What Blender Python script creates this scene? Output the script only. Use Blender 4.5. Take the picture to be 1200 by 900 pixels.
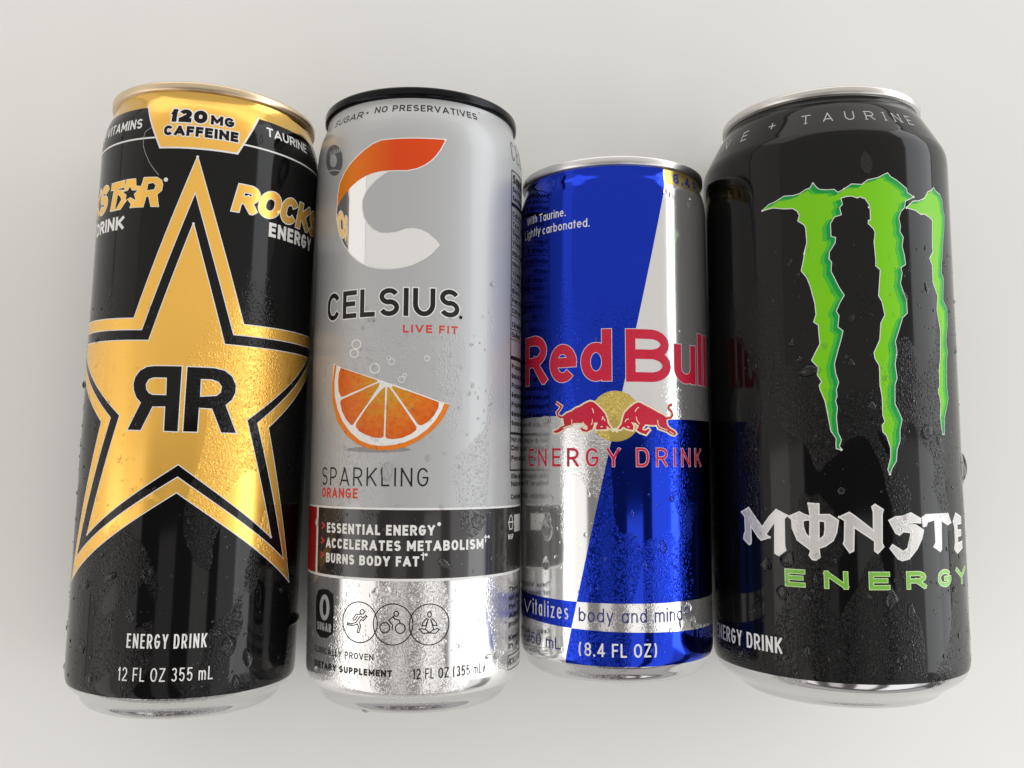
import bpy, bmesh, math, random
import numpy as np
from mathutils import Vector, Matrix
from mathutils.geometry import delaunay_2d_cdt
for o in list(bpy.data.objects): bpy.data.objects.remove(o)
SC = bpy.context.scene
C = SC.collection
R_ = math.radians
random.seed(7)
MM = 0.001
# ------------------------------------------------------------------ camera
cam = bpy.data.cameras.new('camera'); cam.sensor_width = 36; cam.lens = 31.3837
cam.clip_start = 0.01; cam.clip_end = 50
co = bpy.data.objects.new('camera', cam); C.objects.link(co)
co.matrix_world = Matrix([[0.997114, 0.0, -0.07592, 0.0], [-0.006619, 0.996193, -0.086929, 0.0], [0.075631, 0.087181, 0.993317, 0.277039], [0.0, 0.0, 0.0, 1.0]])
SC.camera = co
# ------------------------------------------------------------------ light: soft daylight in a room, from unseen added area lamps
w = bpy.data.worlds.new('World'); SC.world = w; w.use_nodes = True
w.node_tree.nodes['Background'].inputs[0].default_value = (1.0, 0.87, 0.87, 1)
w.node_tree.nodes['Background'].inputs[1].default_value = 0.12
def lamp(name, loc, target, sx, sy, radiance, col):
    l = bpy.data.lights.new(name, 'AREA'); l.shape = 'RECTANGLE'; l.size = sx; l.size_y = sy
    l.energy = radiance * math.pi * sx * sy; l.color = col
    o = bpy.data.objects.new(name, l); C.objects.link(o)
    o.location = loc
    o.rotation_euler = (Vector(target) - Vector(loc)).to_track_quat('-Z', 'Y').to_euler()
    return o
lamp('ceiling_light', (0.0, 1.31, 1.4), (0.0, 1.31, 0), 4.5, 2.50, 0.59, (1.0, 0.975, 0.93))
lamp('left_light', (-1.26, -0.50, 0.5), (-1.26, -0.50, 0), 1.76, 1.04, 1.12, (1.0, 0.975, 0.945))  # low side lamps, added around a gap that mirrors as dark streaks
lamp('right_light', (0.60, -0.50, 0.5), (0.60, -0.50, 0), 0.50, 1.04, 1.25, (0.99, 0.99, 0.985))
lamp('right_light', (1.51, -0.50, 0.5), (1.51, -0.50, 0), 1.32, 1.04, 0.72, (0.98, 0.99, 1.0))
lamp('reflection_strip', (-0.13, -0.45, 0.5), (-0.13, -0.45, 0), 0.13, 0.80, 0.60, (1.0, 0.96, 0.93))  # thin lamps added to put bright streaks into the can reflections
lamp('reflection_strip', (0.155, -0.45, 0.5), (0.155, -0.45, 0), 0.16, 0.82, 1.10, (1.0, 0.98, 0.95))
lamp('left_wall_fill', (-2.25, 0.4, 0.69), (0.0, 0.4, 0.69), 4.4, 1.39, 0.78, (1.0, 0.97, 0.92))  # this and the next panels: added fill lamps in place of unseen walls
lamp('right_wall_fill', (2.25, 0.9, 0.69), (0.0, 0.9, 0.69), 3.4, 1.39, 2.9, (0.96, 0.98, 1.0))
lamp('far_wall_fill', (0.0, 2.58, 0.7), (0.0, 0.0, 0.7), 4.5, 1.44, 1.60, (1.0, 0.98, 0.93))
lamp('near_wall_fill', (0.0, -2.0, 0.35), (0.0, 0.0, 0.2), 4.2, 0.7, 0.40, (1.0, 0.985, 0.97))
SC.view_settings.view_transform = 'Standard'; SC.view_settings.look = 'None'
SC.view_settings.exposure = 0.08; SC.view_settings.gamma = 1
SC.render.engine = 'CYCLES'
SC.cycles.max_bounces = 10; SC.cycles.glossy_bounces = 6; SC.cycles.transmission_bounces = 8
# ------------------------------------------------------------------ materials
def new_mat(name):
    m = bpy.data.materials.new(name); m.use_nodes = True
    nt = m.node_tree; return m, nt, nt.nodes['Principled BSDF']
def N(nt, t, **k):
    n = nt.nodes.new(t)
    for a, b in k.items(): setattr(n, a, b)
    return n
def mathn(nt, op, a, b=None, clamp=False):
    n = N(nt, 'ShaderNodeMath', operation=op); n.use_clamp = clamp
    for i, v in enumerate((a, b)):
        if v is None: continue
        if isinstance(v, (int, float)): n.inputs[i].default_value = v
        else: nt.links.new(v, n.inputs[i])
    return n.outputs[0]
def mist(nt, seed, amount=1.0, top=0.112):
    """condensation: fine beads in patches, wiped clear in others; returns (mask, height)"""
    tc = N(nt, 'ShaderNodeTexCoord'); mp = N(nt, 'ShaderNodeMapping')
    mp.inputs['Location'].default_value = (seed * 0.37, seed * 0.21, seed * 0.11)
    nt.links.new(tc.outputs['Object'], mp.inputs[0])
    n1 = N(nt, 'ShaderNodeTexNoise'); n1.inputs['Scale'].default_value = 48; n1.inputs['Detail'].default_value = 1.5
    n1.inputs['Distortion'].default_value = 0.5
    ms = N(nt, 'ShaderNodeMapping'); ms.inputs['Scale'].default_value = (1.5, 0.7, 1.5); nt.links.new(mp.outputs[0], ms.inputs[0])
    nt.links.new(ms.outputs[0], n1.inputs['Vector'])
    r = N(nt, 'ShaderNodeMapRange'); r.inputs[1].default_value = 0.49; r.inputs[2].default_value = 0.505
    nt.links.new(n1.outputs[0], r.inputs[0])
    sp = N(nt, 'ShaderNodeSeparateXYZ'); nt.links.new(tc.outputs['Object'], sp.inputs[0])
    r2 = N(nt, 'ShaderNodeMapRange'); r2.inputs[1].default_value = top; r2.inputs[2].default_value = top - 0.028
    nt.links.new(sp.outputs[1], r2.inputs[0])
    mask = mathn(nt, 'MULTIPLY', r.outputs[0], r2.outputs[0])
    mask = mathn(nt, 'MULTIPLY', mask, amount)
    hs = []
    for sc, lo in ((1500, 0.60), (2700, 0.62)):
        v = N(nt, 'ShaderNodeTexVoronoi', feature='F1'); v.inputs['Scale'].default_value = sc
        nt.links.new(mp.outputs[0], v.inputs['Vector'])
        h1 = N(nt, 'ShaderNodeMapRange', interpolation_type='SMOOTHSTEP'); h1.inputs[1].default_value = lo; h1.inputs[2].default_value = 0.1
        nt.links.new(v.outputs['Distance'], h1.inputs[0])
        sz = N(nt, 'ShaderNodeSeparateColor'); nt.links.new(v.outputs['Color'], sz.inputs[0])
        hs.append(mathn(nt, 'MULTIPLY', h1.outputs[0], sz.outputs[0]))      # beads of every size
    h = mathn(nt, 'ADD', hs[0], mathn(nt, 'MULTIPLY', hs[1], 0.6))
    return mask, mathn(nt, 'MULTIPLY', h, mask), mp
def print_mat(name, col, seed, metallic=0.0, rough=0.25, coat=0.6, coat_rough=0.04, amount=1.0, bump=0.00013, ramp=None, spec=0.5, wave=0.0):
    m, nt, b = new_mat(name)
    b.inputs['Base Color'].default_value = (*col, 1); b.inputs['Metallic'].default_value = metallic
    b.inputs['Coat Weight'].default_value = coat
    b.inputs['Coat Roughness'].default_value = coat_rough
    b.inputs['Specular IOR Level'].default_value = spec
    mask, h, mp = mist(nt, seed, amount)
    rg = mathn(nt, 'ADD', mathn(nt, 'MULTIPLY', mask, 0.10), rough)
    nt.links.new(rg, b.inputs['Roughness'])
    bp = N(nt, 'ShaderNodeBump'); bp.inputs['Strength'].default_value = 0.9; bp.inputs['Distance'].default_value = bump
    nt.links.new(h, bp.inputs['Height'])
    nt.links.new(bp.outputs[0], b.inputs['Normal']); nt.links.new(bp.outputs[0], b.inputs['Coat Normal'])
    return m
MATDEF = dict(
    black={'col': (0.0035, 0.0035, 0.0035), 'rough': 0.08, 'coat': 0.0, 'spec': 0.26},
    ink={'col': (0.012, 0.012, 0.012), 'rough': 0.3, 'coat': 0.0, 'spec': 0.3},
    white={'col': (0.8, 0.8, 0.78), 'rough': 0.35, 'coat': 0.2},
    cream={'col': (0.85, 0.76, 0.52), 'rough': 0.35, 'coat': 0.2},
    gold={'col': (1.0, 0.57, 0.1), 'metallic': 0.65, 'rough': 0.25, 'coat': 0.25},
    gold_neck={'col': (0.72, 0.44, 0.1), 'metallic': 1.0, 'rough': 0.16, 'coat': 0.2},
    silver={'col': (0.46, 0.47, 0.475), 'metallic': 0.3, 'rough': 0.42, 'coat': 0.28},
    slate={'col': (0.1, 0.105, 0.11), 'rough': 0.35, 'coat': 0.0, 'spec': 0.3},
    orange_foil={'col': (0.7, 0.1, 0.01), 'metallic': 0.2, 'rough': 0.4, 'coat': 0.0, 'spec': 0.3},
    mirror={'amount': 0.4, 'col': (0.88, 0.88, 0.87), 'metallic': 0.88, 'rough': 0.05, 'coat': 0.0},
    red={'col': (0.62, 0.05, 0.03), 'rough': 0.35, 'coat': 0.0, 'spec': 0.3},
    deep_red={'col': (0.36, 0.012, 0.01), 'rough': 0.3, 'coat': 0.0, 'spec': 0.3},
    crimson={'col': (0.58, 0.012, 0.045), 'rough': 0.3, 'coat': 0.0, 'spec': 0.3},
    pearl={'col': (0.74, 0.74, 0.73), 'rough': 0.4, 'coat': 0.1},
    grey_print={'col': (0.26, 0.26, 0.26), 'rough': 0.4, 'coat': 0.1},
    rind={'col': (0.76, 0.2, 0.012), 'rough': 0.4, 'coat': 0.0, 'spec': 0.3},
    flesh={'col': (0.7, 0.2, 0.01), 'rough': 0.4, 'coat': 0.0, 'spec': 0.3},
    band_black={'col': (0.022, 0.02, 0.02), 'rough': 0.16, 'coat': 0.3},
    blue={'col': (0.006, 0.034, 0.5), 'metallic': 1.0, 'rough': 0.1, 'coat': 0.2, 'amount': 0.6},
    blue_ink={'col': (0.012, 0.022, 0.17), 'rough': 0.3, 'coat': 0.3},
    pale_gold={'col': (0.62, 0.47, 0.12), 'metallic': 0.8, 'rough': 0.2, 'coat': 0.3},
    sun_gold={'col': (0.72, 0.56, 0.14), 'metallic': 0.8, 'rough': 0.18, 'coat': 0.3},
    pale_edge={'col': (0.75, 0.68, 0.75), 'rough': 0.35, 'coat': 0.2},
    green={'col': (0.19, 0.6, 0.003), 'rough': 0.4, 'coat': 0.0, 'spec': 0.3},
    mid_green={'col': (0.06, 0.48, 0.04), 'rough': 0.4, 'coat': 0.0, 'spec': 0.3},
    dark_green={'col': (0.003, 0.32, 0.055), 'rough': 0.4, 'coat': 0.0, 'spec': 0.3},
    chrome_ink={'col': (0.62, 0.61, 0.6), 'metallic': 0.3, 'rough': 0.3, 'coat': 0.3},
    green_ink={'col': (0.17, 0.48, 0.03), 'rough': 0.35, 'coat': 0.3},
    pale_green={'col': (0.6, 0.8, 0.4), 'rough': 0.35, 'coat': 0.3},
    grey_ink={'col': (0.42, 0.42, 0.42), 'rough': 0.35, 'coat': 0.2},
)
_mc = {}
def mat(can, key):
    k = (can, key)
    if k not in _mc:
        d = dict(MATDEF[key]); d.update(MATDEF.get('%d:%s' % k, {}))
        _mc[k] = print_mat(key, seed=can * 1.7 + 0.6, **d)
        nt = _mc[k].node_tree; b = nt.nodes['Principled BSDF']
        if key == 'flesh': flesh_nodes(nt, b)
        if key == 'orange_foil': foil_nodes(nt, b)
    return _mc[k]
def flesh_nodes(nt, b):
    # printed pulp: yellow near the core of the slice, orange towards the rind, with small streaks
    tc = N(nt, 'ShaderNodeTexCoord'); d = N(nt, 'ShaderNodeVectorMath', operation='DISTANCE')
    nt.links.new(tc.outputs['Object'], d.inputs[0]); d.inputs[1].default_value = (-0.00669, 0.07987, 0.05641)
    n = N(nt, 'ShaderNodeTexNoise'); n.inputs['Scale'].default_value = 700; n.inputs['Detail'].default_value = 3
    nt.links.new(tc.outputs['Object'], n.inputs['Vector'])
    a = mathn(nt, 'ADD', mathn(nt, 'MULTIPLY', d.outputs['Value'], 1 / 0.0165), mathn(nt, 'MULTIPLY', mathn(nt, 'SUBTRACT', n.outputs[0], 0.5), 0.9))
    cr = N(nt, 'ShaderNodeValToRGB'); e = cr.color_ramp.elements
    e[0].position = 0.15; e[0].color = (0.62, 0.30, 0.02, 1); e[1].position = 0.95; e[1].color = (0.62, 0.085, 0.004, 1)
    e.new(0.5).color = (0.70, 0.17, 0.01, 1)
    nt.links.new(a, cr.inputs[0]); nt.links.new(cr.outputs[0], b.inputs['Base Color'])
def foil_nodes(nt, b):
    tc = N(nt, 'ShaderNodeTexCoord'); sp = N(nt, 'ShaderNodeSeparateXYZ'); nt.links.new(tc.outputs['Object'], sp.inputs[0])
    r = N(nt, 'ShaderNodeMapRange'); r.inputs[1].default_value = -0.0245; r.inputs[2].default_value = -0.002
    nt.links.new(sp.outputs[0], r.inputs[0])
    cr = N(nt, 'ShaderNodeValToRGB'); e = cr.color_ramp.elements
    e[0].position = 0.0; e[0].color = (0.80, 0.27, 0.008, 1); e[1].position = 0.85; e[1].color = (0.72, 0.066, 0.004, 1)
    nt.links.new(r.outputs[0], cr.inputs[0]); nt.links.new(cr.outputs[0], b.inputs['Base Color'])
def metal_mat(name, col, rough, seed, amount=1.0, dents=0.0, metallic=1.0):
    m, nt, b = new_mat(name)
    b.inputs['Base Color'].default_value = (*col, 1); b.inputs['Metallic'].default_value = metallic
    mask, h, mp = mist(nt, seed, amount)
    rg = mathn(nt, 'ADD', mathn(nt, 'MULTIPLY', mask, 0.12), rough); nt.links.new(rg, b.inputs['Roughness'])
    bp = N(nt, 'ShaderNodeBump'); bp.inputs['Strength'].default_value = 0.8; bp.inputs['Distance'].default_value = 0.00012
    nt.links.new(h, bp.inputs['Height'])
    # drawn metal: very faint lengthwise waviness
    n = N(nt, 'ShaderNodeTexNoise'); n.inputs['Scale'].default_value = 60; n.inputs['Detail'].default_value = 2
    nt.links.new(mp.outputs[0], n.inputs['Vector'])
    b2 = N(nt, 'ShaderNodeBump'); b2.inputs['Strength'].default_value = 0.4; b2.inputs['Distance'].default_value = 0.0002 + dents
    nt.links.new(n.outputs[0], b2.inputs['Height']); nt.links.new(bp.outputs[0], b2.inputs['Normal'])
    nt.links.new(b2.outputs[0], b.inputs['Normal'])
    return m
WATER, nt, b = new_mat('water')
b.inputs['Base Color'].default_value = (1, 1, 1, 1); b.inputs['Transmission Weight'].default_value = 1
b.inputs['Roughness'].default_value = 0.0; b.inputs['IOR'].default_value = 1.33
TABLE, nt, b = new_mat('white_tabletop')
b.inputs['Roughness'].default_value = 0.45; b.inputs['Specular IOR Level'].default_value = 0.35
tc = N(nt, 'ShaderNodeTexCoord'); n = N(nt, 'ShaderNodeTexNoise'); n.inputs['Scale'].default_value = 4; n.inputs['Detail'].default_value = 5
nt.links.new(tc.outputs['Object'], n.inputs['Vector'])
cr = N(nt, 'ShaderNodeValToRGB'); e = cr.color_ramp.elements
e[0].position = 0.3; e[0].color = (0.848, 0.852, 0.82, 1); e[1].position = 0.7; e[1].color = (0.872, 0.877, 0.85, 1)
nt.links.new(n.outputs[0], cr.inputs[0]); nt.links.new(cr.outputs[0], b.inputs['Base Color'])
n2 = N(nt, 'ShaderNodeTexNoise'); n2.inputs['Scale'].default_value = 1400; n2.inputs['Detail'].default_value = 2
nt.links.new(tc.outputs['Object'], n2.inputs['Vector'])
bp = N(nt, 'ShaderNodeBump'); bp.inputs['Strength'].default_value = 0.10; bp.inputs['Distance'].default_value = 0.0002
nt.links.new(n2.outputs[0], bp.inputs['Height']); nt.links.new(bp.outputs[0], b.inputs['Normal'])
# ------------------------------------------------------------------ can surfaces
PROF = [[(0, 21.9), (0.12, 22.8), (0.45, 23.6), (1.0, 24.25), (1.7, 24.65), (2.5, 25.0), (3.3, 25.6), (4.3, 26.7), (5.4, 27.8), (6.2, 28.25), (7.4, 28.5), (9, 28.6), (142, 28.6), (145, 28.4), (147.5, 27.95), (149.5, 27.35), (151.3, 26.65), (152.6, 26.2), (153.6, 26.0), (154.2, 26.0)], [(0, 21.9), (0.12, 22.8), (0.45, 23.6), (1.0, 24.25), (1.7, 24.65), (2.5, 25.0), (3.3, 25.6), (4.3, 26.7), (5.4, 27.8), (6.2, 28.25), (7.4, 28.5), (9, 28.6), (142, 28.6), (145, 28.4), (147.5, 27.95), (149.5, 27.35), (151.3, 26.65), (152.6, 26.2), (153.6, 26.0), (154.2, 26.0)], [(0, 21.6), (0.12, 22.5), (0.45, 23.2), (1.0, 23.9), (1.7, 24.3), (2.5, 24.65), (3.4, 25.2), (4.7, 25.95), (5.8, 26.3), (7.5, 26.5), (124.5, 26.5), (127.5, 26.25), (129.5, 25.75), (131.2, 25.2), (132.3, 25.0), (133.2, 25.0)], [(0, 23.4), (0.12, 24.4), (0.45, 25.2), (1.0, 25.9), (1.6, 26.4), (2.3, 27.1), (3.4, 28.7), (4.7, 30.6), (5.8, 31.8), (7.2, 32.5), (9.0, 32.95), (11, 33.1), (140, 33.1), (142.5, 32.95), (144.2, 32.55), (145.8, 31.8), (150.3, 29.4), (153.4, 27.6), (154.6, 26.7), (155.4, 26.4), (156.2, 26.3)]]
RAD = [28.6, 28.6, 26.5, 33.1]
def pchip(P):
    x = [p[0] for p in P]; y = [p[1] for p in P]; n = len(x)
    h = [x[i + 1] - x[i] for i in range(n - 1)]; d = [(y[i + 1] - y[i]) / h[i] for i in range(n - 1)]
    m = [0] * n
    for i in range(1, n - 1):
        if d[i - 1] * d[i] > 0:
            w1 = 2 * h[i] + h[i - 1]; w2 = h[i] + 2 * h[i - 1]
            m[i] = (w1 + w2) / (w1 / d[i - 1] + w2 / d[i])
    m[0] = d[0]; m[-1] = d[-1]
    def f(z):
        z = min(max(z, x[0]), x[-1])
        i = 0
        while i < n - 2 and z > x[i + 1]: i += 1
        t = (z - x[i]) / h[i]; t2 = t * t; t3 = t2 * t
        return (2 * t3 - 3 * t2 + 1) * y[i] + (t3 - 2 * t2 + t) * h[i] * m[i] + (-2 * t3 + 3 * t2) * y[i + 1] + (t3 - t2) * h[i] * m[i + 1]
    return f
RF = [pchip(PROF[k]) for k in (0, 1, 2, 3)]
def surf(can, u, z, off):
    """label coordinates in mm (u round the can, z up the can) to the can's local space"""
    f = RF[can]; r = f(z); s = (f(z + 0.05) - f(z - 0.05)) / 0.1
    k = 1 / math.sqrt(1 + s * s); th = u / RAD[can]
    nr, nz = k, -s * k
    rr = r + off * nr; zz = z + off * nz
    return (Vector((rr * math.sin(th), zz, rr * math.cos(th) + RAD[can])) * MM, Vector((nr * math.sin(th), nz, nr * math.cos(th))))
def link(name, me, parent, m=None):
    o = bpy.data.objects.new(name, me); C.objects.link(o); o.parent = parent
    if m: me.materials.append(m)
    return o
def lathe(name, can, prof, parent, m, seg=300, wob=None):
    """prof: (z, r) list in mm from the bottom up; spun round the can axis"""
    vs = []; fs = []
    for z, r in prof:
        for k in range(seg):
            t = 2 * math.pi * k / seg
            q = r + (wob(z, t) if wob else 0)
            vs.append((q * math.sin(t) * MM, z * MM, (q * math.cos(t) + RAD[can]) * MM))
    n = len(prof)
    for i in range(n - 1):
        for k in range(seg):
            a = i * seg + k; b_ = i * seg + (k + 1) % seg
            fs.append((a, b_, b_ + seg, a + seg))
    me = bpy.data.meshes.new(name); me.from_pydata(vs, [], fs)
    me.polygons.foreach_set('use_smooth', [True] * len(fs)); me.update()
    return link(name, me, parent, m)
def zs(can, z0, z1):
    out = [z0]; z = z0
    P = PROF[can]; lo = [p[0] for p in P if p[1] >= RAD[can] - 0.001]
    while z < z1 - 1e-6:
        st = 0.3 if (z < lo[0] or z >= lo[-1] - 0.2) else 4.0
        if z < lo[-1] < z + st: z = lo[-1]
        else: z = z + st
        out.append(min(z, z1))
    return [(q, RF[can](q)) for q in out]
# ------------------------------------------------------------------ flat print laid on the can
def clip_y(q, lo, hi):
    for s, v in ((1, lo), (-1, -hi)):
        out = []
        for i in range(len(q)):
            a, b_ = q[i - 1], q[i]; fa, fb = s * a[1] - v, s * b_[1] - v
            if fa >= 0: out.append(a)
            if (fa >= 0) != (fb >= 0):
                t = fa / (fa - fb); out.append((a[0] + t * (b_[0] - a[0]), a[1] + t * (b_[1] - a[1])))
        q = out
        if len(q) < 3: return None
    return q
def ribbon(path, w, ext=None, closed=False, lim=2.0):
    """convex quads covering a stroke of width w along path"""
    h = w / 2; n = len(path); out = []
    if closed: path = list(path) + [path[0]]; n += 1
    P = [Vector(p) for p in path]
    D = [(P[i + 1] - P[i]) for i in range(n - 1)]
    D = [d.normalized() if d.length > 1e-9 else Vector((1, 0)) for d in D]
    def turn(i, j):
        c = max(-1, min(1, D[i].dot(D[j]))); return math.tan(min(math.acos(c) / 2, 1.1))
    for i in range(n - 1):
        d = D[i]; nn = Vector((-d.y, d.x))
        e0 = e1 = h if ext is None else ext
        if i > 0: e0 = min(h * turn(i - 1, i), lim * h)
        elif closed: e0 = min(h * turn(n - 2, 0), lim * h)
        if i < n - 2: e1 = min(h * turn(i, i + 1), lim * h)
        elif closed: e1 = min(h * turn(n - 2, 0), lim * h)
        a = P[i] - d * e0; b_ = P[i + 1] + d * e1
        out.append([tuple(a + nn * h), tuple(a - nn * h), tuple(b_ - nn * h), tuple(b_ + nn * h)])
    return out
def lay(name, can, parent, m, layer, faces, tags, pred):
    """faces: polygons in (u, z); pred(set of tags) says whether a spot is printed. Cut, wrapped and laid on the can."""
    V = []; F = []; E = []
    for f in faces:
        if sum(f[k - 1][0] * f[k][1] - f[k][0] * f[k - 1][1] for k in range(len(f))) < 0: f = f[::-1]
        i0 = len(V); V += [Vector(p) for p in f]; F.append(list(range(i0, len(V))))
    u0 = min(v.x for v in V); u1 = max(v.x for v in V); z0 = min(v.y for v in V); z1 = max(v.y for v in V)
    def cut(a, b_):
        i0 = len(V); V.append(Vector(a)); V.append(Vector(b_)); E.append((i0, i0 + 1))
    st = 1.1; k = math.ceil(u0 / st)
    while k * st < u1: cut((k * st + .0137, z0 - .4), (k * st + .0137, z1 + .4)); k += 1
    lo = [p[0] for p in PROF[can] if p[1] >= RAD[can] - 0.001]
    z = math.floor(z0 / .5) * .5
    while z < z1:
        if z > lo[-1] or z < lo[0]: cut((u0 - .4, z + .0071), (u1 + .4, z + .0071))
        z += .5
    rv, re, rf, ov, oe, of = delaunay_2d_cdt(V, E, F, 0, 1e-5, False)
    T = np.array([(v.x, v.y) for v in rv]); rf = [f for f in rf if len(f) == 3]
    cen = T[np.array(rf)].mean(1); cx, cy = cen[:, 0], cen[:, 1]
    cnt = np.zeros(len(rf), int); hit = {'e': np.zeros(len(rf), bool), 's': np.zeros(len(rf), bool)}
    for f, tg in zip(faces, tags):
        A = np.array(f); B = np.roll(A, -1, 0)
        ix = np.nonzero((cx > A[:, 0].min()) & (cx < A[:, 0].max()) & (cy > A[:, 1].min()) & (cy < A[:, 1].max()))[0]
        if not len(ix): continue
        px, py = cx[ix], cy[ix]; ins = np.zeros(len(ix), bool)
        for (ax, ay), (bx, by) in zip(A, B):
            if ay == by: continue
            ins ^= ((ay > py) != (by > py)) & (px < (bx - ax) * (py - ay) / (by - ay) + ax)
        if isinstance(tg, int): cnt[ix] += ins
        else: hit[tg][ix] |= ins
    ok = pred(cnt, hit['e'], hit['s'])
    keep = [rf[i] for i in np.nonzero(ok)[0]]
    if not keep: return None
    used = {}; vs = []; ns = []
    off = 0.016 + 0.014 * layer
    for f in keep:
        for i in f:
            if i not in used:
                used[i] = len(vs); p, nrm = surf(can, rv[i].x, rv[i].y, off); vs.append(p); ns.append(nrm)
    me = bpy.data.meshes.new(name)
    fl = []
    for f in keep:
        g = [used[i] for i in f]
        a, b_, c = vs[g[0]], vs[g[1]], vs[g[2]]
        if (b_ - a).cross(c - a).dot(ns[g[0]]) < 0: g.reverse()
        fl.append(g)
    me.from_pydata(vs, [], fl); me.polygons.foreach_set('use_smooth', [True] * len(fl)); me.update()
    me.normals_split_custom_set_from_vertices(ns)
    return link(name, me, parent, m)
# stroke lettering -------------------------------------------------
def ov(x0, x1, y0, y1, a0, a1, ry=None, n=None):
    cx, rx = (x0 + x1) / 2, (x1 - x0) / 2; ry = (y1 - y0) / 2 if ry is None else min(ry, (y1 - y0) / 2)
    n = n or max(3, int(abs(a1 - a0) / 15)); out = []
    for i in range(n + 1):
        a = R_(a0 + (a1 - a0) * i / n); s = math.sin(a)
        cy = y1 - ry if s > 1e-6 else y0 + ry if s < -1e-6 else None
        if cy is None: out += [(cx + rx * math.cos(a), y1 - ry)] if ry >= (y1 - y0) / 2 - 1e-6 else ([(cx + rx * math.cos(a), y1 - ry), (cx + rx * math.cos(a), y0 + ry)] if True else [])
        else: out.append((cx + rx * math.cos(a), cy + ry * s))
    # straight sides need their two ends in walking order
    if ry < (y1 - y0) / 2 - 1e-6:
        for i in range(1, len(out) - 1):
            p, q, r = out[i - 1], out[i], out[i + 1]
            if abs(q[0] - r[0]) < 1e-9 and abs(p[1] - q[1]) > abs(p[1] - r[1]): out[i], out[i + 1] = r, q
        if len(out) > 2 and abs(out[0][0] - out[1][0]) < 1e-9 and abs(out[0][1] - out[2][1]) < abs(out[1][1] - out[2][1]): out[0], out[1] = out[1], out[0]
        if len(out) > 2 and abs(out[-1][0] - out[-2][0]) < 1e-9 and abs(out[-1][1] - out[-3][1]) < abs(out[-2][1] - out[-3][1]): out[-1], out[-2] = out[-2], out[-1]
    return out
Q = 0.42
X = 0.70
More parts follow.
